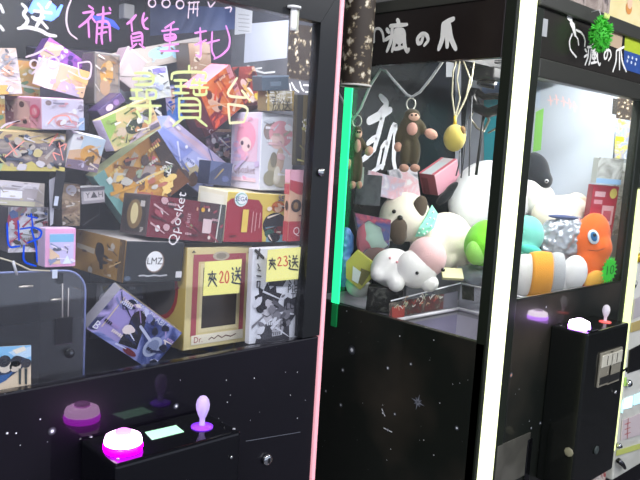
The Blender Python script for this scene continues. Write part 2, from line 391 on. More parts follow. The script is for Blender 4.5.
# bolt on the frame and white latch at the window's upper edge
kb = MB(); c = aY(318.5,172)+Vector((0,-.004,0)); kb.lathe(c, [(.0085,0),(.0085,-.005),(.006,-.008),(.002,-.0085)], CHROME, (0,1,0), 16); kb.build('frame_bolt', A)
lt = MB(); p0 = aY(291,8); p1 = aY(290,31)
lt.lathe(p0+Vector((0,-.008,-.002)), [(.0,0),(.013,.0),(.013,.004),(.004,.006),(0,.006)], WHITE, (0,0,1), 20)
lt.lathe(p1+Vector((0,-.008,0)), [(.0055,0),(.0062,.006),(.0062,(p0-p1).z-.002)], WHITE, (0,0,1), 16)
lt.box((p1.x+.004,YF-.012,p1.z),(p1.x+.009,YF-.004,p0.z), mat(0xB8B8A8,.3)); lt.build('latch', A)['label'] = 'white window latch'
# pink light strip on the right edge
MB().rbox((.966,YF-.004,.04),(.9755,YF+.02,Z(.53)), mat(0xE9A3AE,.5,0,.62), .002).build('light_strip', A)['label'] = 'pink glowing edge strip'
# glass
GL = MB().box((gx0,YF+.004,g0),(gx1,YF+.007,g1), clear((.98,.985,1), AHAZE, .05)).build('glass_pane', A); GL['label'] = 'clear window with neon marker writing'
gp = lambda x, y: atY(x, y, YF+.0035)
def ink(name, col, groups, w, tl=.5, lab=None):
    for strokes in groups:
        mb = MB(); mt = inkmat(col, tl)
        for k, st in enumerate(strokes):
            q = soften(st); mb.ribbon([gp(x,y) for x,y in q], brushw(len(q), w*1.15) if len(q) > 2 else w, mt, nY, .0002+k*.00014)
        o = mb.build(name, GL); o['label'] = lab
def ring(cx, cy, rx_, ry_, n=14): return [(cx+rx_*math.cos(2*math.pi*i/n), cy+ry_*math.sin(2*math.pi*i/n)) for i in range(n+1)]
IW = inkmat
ink('marker_writing', 0xFFFAFC, [[[(22,4),(27,9),(23,14),(28,20),(26,24),(22,27)],[(18,28.5),(27,27),(40,30),(48,35),(56,36)],[(32,17),(37,20),(44,17)],[(42,8),(42,16),(36,27)],[(40,20),(47,28)],[(34,11),(51,13)],[(38,4),(41,8)],[(50,2),(46,8)]]], .0042, .35, 'thick white marker character')
ink('marker_writing', 0xFFFAFC, [[[(0,5),(3,12)]],[[(0,26),(3,30)]]], .0042, .35, 'thick white marker stroke at the window edge')
ink('marker_writing', 0xFCE8F8, [[[(71,0),(67,10),(66,22),(69,33),(77,39)]],[[(26,57),(36,54),(46,48)]],[ring(34,64,4,4)],[[(44,56),(40,66),(32,74)]],[ring(53,63,6,6)],[[(78,63),(92,61),(90,80),(79,77),(78,63)]],[[(1,128),(6,124),(20,121)]],[ring(152,3,3.6,4)],[ring(166,3.5,4,4)],[ring(180,4.5,3.8,4.2)],[[(188,18),(189.5,2)],[(193,13),(194,2)],[(197,16),(197.5,3)],[(188,3),(199,2)],[(188.5,9),(198,9)]],[[(208,2),(210,8),(215,2)]],[[(225,8),(232,7),(230,12)]]], .0022, .4, 'thin pale marker writing')
ink('marker_writing', 0xF9A6F4, [[[(89,6),(93,9)],[(83,13),(95,11),(88,20),(79,27)],[(88,19),(89,37)],[(92,18),(95,22)],[(97,15),(110,13)],[(103,7),(103,16),(101,36),(102,44)],[(97,22),(96,43)],[(97,22),(109,21),(110,41)],[(98,28),(109,27)],[(98,34),(106,32)],[(109,8),(110,10)]],
 [[(136,15),(132,20),(127,24)],[(131,20),(132,31)],[(144,13),(142,20),(144,28),(148,29)],[(147,18),(142,23)],[(131,36),(132,45)],[(132,34),(142,32),(142,44)],[(133,38),(141,36)],[(133,41),(141,40)],[(136,44),(130,49)],[(139,44),(144,48)]],
 [[(174,22),(165,28)],[(162,31),(178,29)],[(171,24),(169,50)],[(164,35),(165,41),(176,39),(175,34),(164,35)],[(165,38),(175,37)],[(163,46),(178,44)],[(160,51),(178,51)]],
 [[(195,33),(206,31)],[(200,28),(201,58),(196,55)],[(195,45),(206,40)],[(212,32),(211,50),(215,58)],[(207,43),(219,40)]],[[(226,26),(230,38),(229,48),(222,55),(214,59)]]], .003, .4, 'violet marker character')
for key, rc, c_, w_, lab_ in (('xun',(126,72,161,125),0xEDF7B2,.0043,'lime yellow marker character'),('bao',(168,66,210,126),0xEDF7B2,.0043,'lime yellow marker character'),('tai',(222,78,252,123),0xFFFBD0,.0045,'cream marker character')):
    lm = MB(); write_px(lm, key, rc, w_, inkmat(c_,.4), gp, nY, .0003); lm.build('marker_writing', GL)['label'] = lab_
ink('marker_writing', 0xFFB2AA, [[[(6,128),(14,123),(20,121)]],[[(9,143),(17,155)],[(24,141),(5,157)]],[[(51,142),(60,131),(49,146)]],[[(59,143),(63,160)],[(59,147),(67,143),(64,150)]],[[(48,124),(55,116),(68,115),(72,123)]],[[(56,160),(52,152),(60,155)]]], .0016, .4, 'salmon marker scribble')
ink('marker_writing', 0x2C5CE8, [[[(7,223),(8,248),(20,246)]],[[(18,221),(19,240)]],[[(28,216),(37,218)],[(31,214),(33,228)],[(20,229),(34,227),(42,231),(40,238),(27,243)],[(31,228),(36,246),(37,262)]],[[(24,245),(23,262),(36,266)]]], .0022, .35, 'blue marker scribble')
# blue glare of the window glass, added as glowing swooshes at the back panel
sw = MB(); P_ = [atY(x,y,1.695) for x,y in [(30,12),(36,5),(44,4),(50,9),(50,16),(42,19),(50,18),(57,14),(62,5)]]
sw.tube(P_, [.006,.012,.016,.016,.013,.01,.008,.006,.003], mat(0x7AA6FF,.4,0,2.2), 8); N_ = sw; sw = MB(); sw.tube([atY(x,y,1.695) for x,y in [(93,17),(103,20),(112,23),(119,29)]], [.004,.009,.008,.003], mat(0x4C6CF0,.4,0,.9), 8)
tag(N_.build('glare_swoosh'), 'blue reflected glare squiggle added behind the thick white marker character', 'reflected glare'); tag(sw.build('glare_swoosh'), 'small dim blue reflected glare stroke added behind the first violet marker character', 'reflected glare')
# control box
CB = MB(); cx0, cx1, cy0, cz1 = .469, .692, .885, Z(-.46)
CB.rbox((cx0,cy0,Z(-.78)),(cx1,YF,cz1), mat(0x0A0A0F,.08), .006, 3)
CBO = CB.build('control_box', A)
top = lambda x, y: atZ(x, y, cz1)
def knob(parent, box, pb, rr, base_c, dome_c, cap_c, e1, e2):
    mb = MB(); p = Vector(pb)
    mb.lathe(p, [(rr*1.0,0),(rr*1.06,.005),(rr*1.02,.011)], mat(base_c,.3,0,e1*6), n=28)
    mb.lathe(p+Vector((0,0,.0108)), [(rr*1.0,0),(rr*1.0,.004),(rr*.93,.010),(rr*.7,.0135),(rr*.48,.014)], mat(dome_c,.3,0,e2*3), n=28)
    mb.lathe(p+Vector((0,0,.0245)), [(rr*.46,0),(rr*.44,.004),(rr*.3,.006)], mat(cap_c,.3,0,e2*.55), n=24)
    o = mb.build('push_button', parent); return o
pb = top(123,449); knob(CBO, None, pb, .028, 0xC800E6, 0xFFC4FF, 0xF08CF4, 1.6, 2.4)['label'] = 'glowing pink push button'
q = [top(145,432.5),top(176,425.5),top(184,432),top(152,440)]
sc = MB(); sc.add([v+Vector((0,0,.0008)) for v in q]+[Vector(v) for v in q], [(0,1,2,3),(0,4,5,1),(1,5,6,2),(2,6,7,3),(3,7,4,0)], mat(0xA6DFBB,.3,0,.85)); sc.build('display', CBO)['label'] = 'lit mint green display'
def joystick(parent, p, s, basecol, bulb, glow):
    mb = MB(); p = Vector(p)
    mb.lathe(p, [(.018*s,0),(.018*s,.002),(.006*s,.004)], mat(basecol,.15,0,glow), n=24); mb.build('joystick_base', parent)
    mb = MB()
    mb.lathe(p+Vector((0,0,.003)), [(.0055*s,0),(.0045*s,.005*s),(.0046*s,.012*s),(.0075*s,.018*s),(.0108*s,.028*s),(.0115*s,.036*s),(.0095*s,.044*s),(.0055*s,.049*s),(.002*s,.0505*s)], bulb, n=20); return mb.build('joystick', parent)
bulb = mat(0xCDB8EA, .12, 0, .28, .5, 1, .35)
joystick(CBO, top(202,427), 1., 0x8A3CFF, bulb, .9)['label'] = 'clear bulb-shaped joystick lit violet'
for x,y in ((91,437),(118,459),(234,429)):
    mb = MB(); mb.lathe(top(x,y), [(.0028,0),(.002,.0012)], mat(0xD0D0D8,.3,.6), n=10); mb.build('screw', CBO)
mb = MB(); mb.box((.545,cy0-.0015,Z(-.545)),(.585,cy0,Z(-.53)), mat(0xB9B5A8,.4)); mb.build('coin_slot', CBO)
MB().lathe(((cx1-.02),cy0-.001,Z(-.50)), [(.003,0),(.003,-.002)], CHROME, (0,1,0), 10).build('screw', CBO)

# ------------------------------------------------------------------ machine B (middle right)
BX0, BX1, BYB = 1.568, 2.447, 1.78
B = thing('claw_machine', (2.0, 1.38, 0), 'black claw machine with lime white corner lights whose windows show plush toys', 'claw machine', 'claw machines in a row')
galB = galaxy(0x1C1F1B, .05, 0x413A32, .45)
bY = lambda x, y: atY(x, y, YF); bX = lambda x, y: atX(x, y, BX0)
FZ0, FZ1 = Z(-.366), Z(.226); SZ0, SZ1 = Z(-.47), Z(.262); TOP = Z(.436)
fp = MB(); fp.rbox((1.66,YF,.05),(2.385,YF+.02,FZ0), galB, .003)
for (x,y,r,mt) in [(511,375,.0045,STARO),(504,407,.0042,STAR),(519,389,.0014,STAR),(529,421,.002,STAR),(540,423,.003,STAR),(531,428,.0025,STAR),(546,441,.002,STAR),(515,394,.0013,STAR),(546,307,.0025,STAR),(498,330,.002,STAR)]: star(fp, bY(x,y), r, nY, mt, r > .0022)
fp.build('front_panel', B)
pd = MB(); a = bY(497,446); b = bY(526,474); pd.rbox((a.x,YF-.003,b.z),(b.x,YF+.001,a.z), art([0x3A3A35,0x504E47,0x66645C], 7, 4, .3), .002); pd.build('prize_flap', B)['label'] = 'grey prize flap'
dr = MB(); a = bY(526,440); dr.rbox((a.x+.005,YF-.006,.08),(a.x+.03,YF,a.z), BLACK, .003); dr.build('prize_flap_frame', B)
# side panel (left side) with stars
sd = MB(); sd.rbox((BX0,YF+.002,.05),(BX0+.02,BYB,SZ0), galB, .003)
for (x,y,r) in [(352,350,.0075),(343,370,.004),(388,368,.0035),(411,364,.003),(341,405,.004),(383,413,.0028),(395,414,.003),(388,430,.003),(457,428,.0036),(424,440,.0022),(391,449,.0022),(434,455,.0025),(400,336,.0025),(434,340,.0022),(440,403,.002),(453,384,.0016),(460,383,.0014),(347,311,.0022),(326,391,.003),(363,403,.0012),(383,405,.0018),(387,460,.0014),(420,440,.0012),(468,380,.001),(430,360,.001)]:
    star(sd, bX(x,y), r, nX, STAR, r > .0026)
c = bX(418,402)
for k in range(4):
    a = k*math.pi/4+.2; d = Vector((0, math.cos(a), math.sin(a)))*(.026 if k % 2 == 0 else .016)
    sd.poly([c+nX*.0012+d, c+nX*.0012+d.cross(nX).normalized()*.0026, c+nX*.0012-d, c+nX*.0012-d.cross(nX).normalized()*.0026], mat(0x8A8C98,.5))
star(sd, c, .007, nX, STAR)
sd.ribbon([bX(384,428),bX(392,432)], .003, STAR, nX, .0006); sd.ribbon([bX(382,409),bX(385,416)], .003, STAR, nX, .0006)
sd.build('side_panel', B)
cb = MB(); cb.box((BX0+.02,YF+.022,.05),(BX1,BYB,Z(-.80)), BLACK); cb.box((BX0,BYB-.02,Z(-.47)),(BX1,BYB,TOP), BLACK)
cb.box((BX0,BYB-.02,.05),(BX1,BYB+.0,Z(-.47)), BLACK); cb.box((BX0+.01,YF+.03,TOP-.02),(BX1,BYB-.02,TOP-.002), BLACK)
for x in (BX0+.08, BX1-.08):
    for y in (1.08, 1.7): cb.lathe((x,y,0), [(.025,0),(.025,.05)], BLACK)
cb.build('cabinet', B)
# corner posts and light strips
cp = MB(); cp.rbox((BX0,YF-.002,.05),(1.582,YF+.03,TOP), TRIMG, .002); cp.rbox((1.656,YF-.002,.05),(1.697,YF+.03,TOP), TRIMG, .003); cp.build('corner_post', B)
LIME = mat(0xF6FCCB, .5, 0, 1.25)
MB().rbox((1.582,YF-.006,.05),(1.656,YF+.028,TOP+.02), LIME, .006).build('light_strip', B)['label'] = 'lime white glowing corner strip'
cp = MB(); cp.rbox((2.345,YF-.002,.05),(2.388,YF+.03,TOP), TRIMG, .003); cp.build('corner_post', B)
MB().rbox((2.389,YF-.006,.22),(2.445,YF+.028,Z(-.06)), mat(0xE9F3A8,.5,0,1.0), .006).build('light_strip', B)['label'] = 'lime glowing strip at the right corner'
MB().rbox((2.389,YF-.004,Z(-.055)),(2.445,YF+.028,TOP), TRIMG, .003).build('corner_post', B)
# front rails and header
MB().rbox((1.697,YF-.002,FZ0-.0),(2.345,YF+.0,FZ0+.004), TRIMG, .0005).build('window_rail', B)
ft = MB(); ft.rbox((1.697,YF-.004,FZ1),(2.345,YF+.03,FZ1+.05), mat(0x34342F,.35), .003); ft.build('window_rail', B)
hd = MB(); hd.rbox((1.697,YF+.0,FZ1+.05),(2.389,YF+.03,TOP-.03), mat(0x2A2723,.25), .003); HB = hd.build('header', B)
tr_ = MB(); tr_.rbox((1.66,YF-.012,TOP-.035),(2.447,YF+.03,TOP+.005), mat(0x3A3A35,.35), .004); tr_.build('top_trim', B)
BR = mat(0xF6F3EC, .5); hp = lambda x, y: atY(x, y, YF-.0)
lg = MB()
write_px(lg, 'feng', (584,43,600,66), .0068, BR, hp, nY); write_px(lg, 'no', (603,47,612,62), .0068, BR, hp, nY); write_px(lg, 'zhua', (612,47,626,72), .0072, BR, hp, nY)
lg.ribbon([hp(568,17),hp(571,20)], .013, BR, nY, .0006); lg.ribbon([hp(571,23),hp(573,26),hp(575,35)], [.014,.018,.011], BR, nY, .0007)
lg.ribbon([hp(x,y) for x,y in soften([(572,34),(569,41),(570,50),(576,57)])], .006, BR, nY, .0008); lg.ribbon([hp(x,y) for x,y in soften([(576,30),(582,33),(585,40),(584.5,46)])], .006, BR, nY, .0008); lg.ribbon([hp(575,35),hp(577.5,39),hp(578.5,45)], .005, BR, nY, .0009)
lg.build('shop_lettering', HB)['label'] = 'white brush lettering and claw drawing'
st = MB(); st.poly([hp(540,17.5)+nY*.0006,hp(548,19.5)+nY*.0006,hp(546.5,37)+nY*.0006,hp(538.5,35.5)+nY*.0006], mat(0xA9AAAB,.6)); st.build('header_patch', HB)['label'] = 'pale grey paper sticker'
pn = MB(); pn.poly([hp(x,y)+nY*.0004 for x,y in [(606,25),(623,32),(621,50),(603,43)]], mat(0xC2A88C,.4)); pn.build('header_patch', HB)['label'] = 'tan patch'  # flat tan patch laid on the header face
ps = MB()
for q, c in (([(625,33),(645,41),(645,57),(624,50)],0xB4C630),([(624,50),(645,57),(645,76),(623,69)],0x2B4F96)): ps.poly([hp(x,y)+nY*.0008 for x,y in q], mat(c,.4))
for (x,y) in ((628,57),(632,58),(636,59.5),(627,61),(631,62.5),(635,64)): ps.disc(hp(x,y)+nY*.0012, .006, mat(0xD5DCEC,.5), nY, 8, .005)
ps.build('poster', HB)['label'] = 'lime and blue poster with white lettering'
# side header (left side)
sh = MB(); sh.rbox((BX0,YF+.03,SZ1),(BX0+.025,BYB-.02,TOP), mat(0x231D1B,.22), .003); SHB = sh.build('side_header', B)
lg = MB()
write_px(lg, 'feng', (386,20,409,53), .0112, BR, bX, nX); write_px(lg, 'no', (416,31,430,47), .011, BR, bX, nX); write_px(lg, 'zhua', (438,19,456,50), .0135, BR, bX, nX)
lg.ribbon([bX(x,y) for x,y in soften([(374,42),(374,33),(376,28.5),(380,28.5),(383,33),(384,41)])], .008, BR, nX, .0006)
lg.build('shop_lettering', SHB)['label'] = 'white brush lettering'
MB().rbox((BX0,YF+.03,TOP-.028),(BX0-.006,BYB-.02,TOP+.004), mat(0x3A3A34,.35), .003).build('top_trim', B)
# windows
clr = clear((.985,.99,.99), BHAZE*.5, .035)
MB().box((BX0+.004,YF+.03,SZ0),(BX0+.007,BYB-.02,SZ1), clr).build('glass_pane', B)
MB().box((1.697,YF+.004,FZ0),(2.345,YF+.007,FZ1), clear((.985,.99,.99), BHAZE, .045)).build('glass_pane', B)
# interior: playfield with a square chute hole, chute walls, back mirror, right wall
CXc, CYc, PZ = 1.934, 1.352, Z(-.485)
pf = MB(); pm = mat(0x9A98A2, .35)
pf.box((CXc,YF+.022,PZ-.02),(BX1-.02,BYB-.02,PZ), pm); pf.box((BX0+.02,CYc,PZ-.02),(CXc,BYB-.02,PZ), pm); pf.build('playfield', B)
ch = MB(); cm = mat(0xB9B5C6,.4)
ch.box((BX0+.02,CYc,Z(-.78)),(CXc,CYc+.006,PZ-.02), mat(0x8F8AA6,.4)); ch.box((CXc,YF+.022,Z(-.78)),(CXc+.006,CYc,PZ-.02), cm); ch.box((BX0+.02,YF+.022,Z(-.80)),(CXc,CYc,Z(-.78)), cm)
ch.build('prize_chute', B)
acr = clear((.93,.94,.97), .05, .09)
dv = MB(); dv.add([(BX0+.022,CYc-.004,PZ),(CXc,CYc-.004,PZ),(CXc,CYc-.004,Z(-.40)),(BX0+.022,CYc-.004,Z(-.425)),(BX0+.022,CYc,PZ),(CXc,CYc,PZ),(CXc,CYc,Z(-.40)),(BX0+.022,CYc,Z(-.425))], [(0,1,2,3),(7,6,5,4),(0,4,5,1),(3,2,6,7)], acr)
dv.box((CXc,YF+.03,PZ),(CXc+.004,CYc,Z(-.405)), acr)
em = mat(0xE8E8F0,.2)
dv.tube([(BX0+.022,CYc-.002,Z(-.425)),(CXc,CYc-.002,Z(-.40))], .0025, em, 6); dv.tube([(CXc+.002,CYc,Z(-.40)),(CXc+.002,YF+.03,Z(-.405))], .0025, em, 6)
dv.tube([(BX0+.022,CYc-.006,PZ),(CXc,CYc-.006,PZ)], .006, mat(0xD8D6E0,.3), 6); dv.tube([(CXc-.004,CYc,PZ),(CXc-.004,YF+.03,PZ)], .006, mat(0xD8D6E0,.3), 6)
DV = dv.build('chute_divider', B)
stp = MB(); sy = lambda x, y: atY(x, y, CYc-.006)
stp.poly([sy(389,303),sy(444,294),sy(443,309),sy(389,318)], art([0x3A3540,0x6A3A3A,0x4A4A48,0x8A8078], 40, 5, .3))
stp.poly([sy(444,294),sy(458,291),sy(457,307),sy(443,309)], mat(0x6C6C78,.3))
random.seed(3)
for i in range(26):
    x = 392+random.random()*48; y = 301+random.random()*10-(x-390)*.15; c = random.choice([0xC9564E,0xE4DCCB,0xB9C6B0,0xD6B79A,0xE7E7E7])
    p = sy(x,y)+nY*.0006; stp.ribbon([p, p+Vector((.006,0,random.uniform(-.01,.012))), p+Vector((.014,0,random.uniform(-.008,.01)))], .003, mat(c,.5), nY)
stp.poly([sy(392,307)+nY*.0004,sy(405,305)+nY*.0004,sy(404,317)+nY*.0004,sy(392,318)+nY*.0004], mat(0xA94A46,.4))
stp.build('printed_sticker', DV)['label'] = 'dark printed sticker with red and pale lettering'
s2 = MB(); sxp = lambda x, y: atX(x, y, CXc-.0006)
s2.poly([sxp(462,285),sxp(474,287),sxp(474,301),sxp(462,299)], art([0x1E201E,0x2A2C2A,0x55564F], 60, 6, .3)); s2.build('printed_sticker', DV)['label'] = 'black patterned sticker'
fl = MB(); a = atX(480,333,CXc-.001)
hk = MB(); hk.rbox((1.60,1.05,Z(-.54)),(1.64,1.062,Z(-.528)), BLACK, .003); hk.build('chute_latch', B)
# back panel and right wall
bk = MB(); bk.box((BX0+.007,1.735,Z(-.485)),(BX1-.02,1.76,TOP-.02), art([0x16191B,0x22272A,0x34383C], 3, 5, .2))
bky = lambda x, y: atY(x, y, 1.734)
CH = mat(0xF6F6FF, .5)
for st, w_ in (([(380,96),(388,104),(379,113)],.018),([(369,121),(390,110)],.024),([(383,116),(374,150)],.018),([(368,143),(377,136)],.016),([(362,160),(372,152)],.016),([(382,168),(391,130),(396,122),(393,160),(396,172)],.016),([(381,148),(387,140),(385,158)],.012),([(377,168),(381,150)],.012),([(372,172),(384,164)],.012)):
    q = soften(st) if len(st) > 2 else [st[0], ((st[0][0]+st[1][0])/2, (st[0][1]+st[1][1])/2), st[1]]
    bk.ribbon([bky(x,y) for x,y in q], brushw(len(q), w_*1.25), CH, nY, .0008)
for (q, c) in ([[(455,62),(461,62),(461,190),(455,190)],0xA9ADB8], [[(446,60),(454,60),(453,77),(446,77)],0xEDEEF4]):
    bk.poly([bky(x,y)+nY*.0006 for x,y in q], mat(c,.4))
bk.build('back_panel', B)
rw = MB(); rw.box((2.425,YF+.03,Z(-.485)),(2.445,BYB-.02,TOP-.02), mat(0x9AA0A6,.4))
rwx = lambda x, y: atX(x, y, 2.4245)
def rp(q, mt, off=.0006): rw.poly([rwx(x,y)+nX*off for x,y in q], mt)
rp([(462,62),(481,62),(481,190),(462,190)], mat(0xA9ADB8,.4)); rp([(484,100),(514,98),(508,175),(484,175)], mat(0x3AA5B4,.4)); rp([(482,60),(516,60),(513,98),(482,100)], mat(0x7D93BE,.4)); rp([(533,78),(617,92),(612,215),(520,215)], mat(0xBAC3CF,.6)); rp([(618,95),(640,99),(638,122),(616,118)], floral(3.7, 60)); rp([(613,98),(618.5,99),(617,115),(612,114)], mat(0x3E3C38,.5), .001)
rp([(616,118),(638,122),(636,160),(613,158)], art([0xE6E2D2,0xD8D34A,0xB9B2C8,0x9AB0D0,0xF2F0E6], 30, 3, .4)); rp([(616,136),(624,137),(624,142),(615,141)], mat(0xC4CC2E,.5), .001)
rp([(536,112),(544,108),(541,150),(533,152)], mat(0x8FD46A,.5), .001); rp([(530,85),(541,87),(540,108),(530,106)], mat(0xB9C8DC,.5), .0012)
for (x,y) in ((550,100),(556,99),(563,101),(569,103),(574,106)): rw.ribbon([rwx(x,y-4),rwx(x+1,y),rwx(x+1,y+5)], .005, mat(0xEFC4C2,.6), nX, .0012); rw.ribbon([rwx(x-2,y),rwx(x+3,y+1)], .004, mat(0xEFC4C2,.6), nX, .0013)
rp([(612,160),(634,165),(634,235),(608,235)], art([0xA8A8A4,0xC8CACA,0x8A8A84,0xE2E2DE], 24, 7, .3), .0005)
rw.build('side_panel', B)
# control box of B
bx0, bx1, by0, bz1 = 1.90, 2.166, .885, Z(-.46)
CB2 = MB(); CB2.rbox((bx0,by0,Z(-.93)),(bx1,YF,bz1), mat(0x121412,.12), .006, 3); CBB = CB2.build('control_box', B)
tp2 = lambda x, y: atZ(x, y, bz1)
pb = tp2(579,328.5); knob(CBB, None, pb, .03, 0xC07CFF, 0xFFF0FF, 0xF4D8FF, 1.6, 2.6)['label'] = 'glowing white violet push button'
sc = MB(); p = tp2(590,331); sc.rbox((p.x-.01,p.y-.012,p.z),(p.x+.03,p.y+.018,p.z+.004), mat(0x1A1A20,.15), .002); sc.build('display', CBB)
joystick(CBB, tp2(605,322), 1., 0xF0605C, mat(0xD9D4DC,.12,0,.18,.5,1,.3), .8)['label'] = 'clear joystick on a red lit base'
cs = MB(); fy = lambda x, y: atY(x, y, by0-.001)
def slot(mb, x0, x1, yt, yb):
    a = fy(x0,yt); b = fy(x1,yb)
    mb.rbox((a.x,by0-.006,b.z),(b.x,by0,a.z), mat(0x9A9484,.3,.25), .002)
    mb.rbox((a.x+.004,by0-.009,a.z-.045),(b.x-.004,by0-.006,a.z-.008), mat(0xDDD8C6,.25,.2), .002); mb.box(((a.x+b.x)/2-.0015,by0-.0098,a.z-.04),((a.x+b.x)/2+.0015,by0-.009,a.z-.012), BLACK)
    mb.rbox((a.x+.006,by0-.009,b.z+.008),(b.x-.006,by0-.006,b.z+.03), mat(0x2A2A28,.3), .002)
for x0,x1 in ((600,608),(609.5,617.5)):
    mb = MB(); slot(mb, x0, x1, 353-(x0-600)*.3, 383-(x0-600)*.3); mb.build('coin_slot', CBB)['label'] = 'metal coin slot'
mb = MB(); a = fy(620,372); mb.tube([(a.x-.004,by0-.004,a.z),(a.x-.004,by0-.016,a.z+.012),(a.x+.006,by0-.018,a.z+.016),(a.x+.01,by0-.016,a.z+.004)], .003, BLACK, 8); mb.build('key_ring', CBB)
mb = MB(); mb.lathe(fy(614.5,392), [(.006,0),(.006,-.005),(.003,-.006)], mat(0xC8C8C8,.2,.9), (0,1,0), 14); mb.build('lock', CBB)
mb = MB()
mb.lathe(atX(569,452,1.8985), [(.014,0),(.014,-.003),(.010,-.004)], mat(0x8C8870,.4), (1,0,0), 8); mb.build('cover_cap', CBB)
mb = MB(); mb.lathe(fy(596,450), [(.014,0),(.014,-.003),(.010,-.004)], mat(0x3E4644,.4), (0,1,0), 8); mb.build('cover_cap', CBB)

# ------------------------------------------------------------------ machine C (white, right edge)
C = thing('claw_machine', (2.9, 1.38, 0), 'white claw machine at the right edge with a black slot and lit cyan window strip', 'claw machine', 'claw machines in a row')
cb = MB(); cb.rbox((2.462,YF+.002,.10),(3.3,1.78,TOP-.05), art([0xC9C8BE,0xD6D5CC,0xDEDCD6], 5, 8, .35), .006); cb.build('cabinet', C)
def cY(x, y):
    v = atY(x, y, YF+.001); v.x = max(v.x, 2.4645); return v
def cq(name, q, mt, lab=None, off=.0006, th=.003):
    mb = MB(); a = [cY(*p)+nY*(off+th) for p in q]; b = [cY(*p)+nY*off for p in q]
    mb.add(a+b, [(0,1,2,3),(0,4,5,1),(1,5,6,2),(2,6,7,3),(3,7,4,0)], mt); o = mb.build(name, C)
    if lab: o['label'] = lab
cq('slot', [(629,350),(648,340),(648,366),(627,373)], mat(0x121212,.3), 'black slot'); cq('printed_strip', [(624,325),(648,317),(648,327),(624,334)], mat(0xB7A36A,.4), 'tan lettered strip')
cq('lit_strip', [(616,403),(622,401),(622,413),(615,415)], mat(0xBFF0FF,.4,0,.8)); cq('lit_strip', [(624,399),(632,396),(631,407),(623,409)], mat(0xD9FAFF,.4,0,.9)); cq('lit_strip', [(634,395),(648,390),(648,400),(633,405)], mat(0xBFF0FF,.4,0,.8))
cq('colour_band', [(606,456),(648,441),(648,446),(606,461)], mat(0xC9D070,.4), 'lime band'); cq('printed_strip', [(630,300),(648,293),(648,312),(629,320)], mat(0xB9B2B4,.4))
cq('printed_strip', [(622,420),(648,410),(648,432),(620,440)], mat(0xD5C6C8,.4))
mb = MB(); mb.ribbon([cY(627,418),cY(626,438)], .004, mat(0xC0605E,.5), nY, .005)
for i in range(3): mb.ribbon([cY(623.5,424+i*5),cY(629,422+i*5)], .003, mat(0xC0605E,.5), nY, .0052)
mb.build('printed_mark', C)['label'] = 'red printed mark'
mb = MB(); mb.lathe(cY(637,258), [(.016,0),(.016,-.006),(.010,-.009)], mat(0xC9A43A,.3,.6), (0,1,0), 18); mb.build('emblem', C)['label'] = 'round gold emblem'
mb = MB(); mb.disc(cY(635,286)+nY*.001, .006, mat(0x2A3040,.4), nY, 10); mb.ribbon([cY(634,281),cY(637,283),cY(634,288)], .003, mat(0x2A3040,.4), nY, .002); mb.build('printed_mark', C)
for (x,y,r) in ((627,383,.014),(617,445,.010)):
    mb = MB(); mb.lathe(cY(x,y), [(r,0),(r,-.01),(r*.6,-.016)], CHROME, (0,1,0), 16); mb.box((cY(x,y).x-.001,YF-.0185,cY(x,y).z-.004),(cY(x,y).x+.001,YF-.0145,cY(x,y).z+.004), BLACK); mb.build('lock', C)
mb = MB(); a = cY(612.5,461); b = cY(622,467); mb.tube([a+nY*.012,(a+b)/2+nY*.016,b+nY*.01], [.010,.008,.006], mat(0x55555A,.25,.9), 10); mb.build('latch', C)['label'] = 'steel latch'
mb = MB(); mb.rbox((2.462,YF+.03,.0),(3.28,1.76,.10), BLACK, .004); mb.build('plinth', C)
cq('sticker', [(619,380),(626,377),(625,386),(618,388)], mat(0xA8D86A,.4), 'lime sticker')
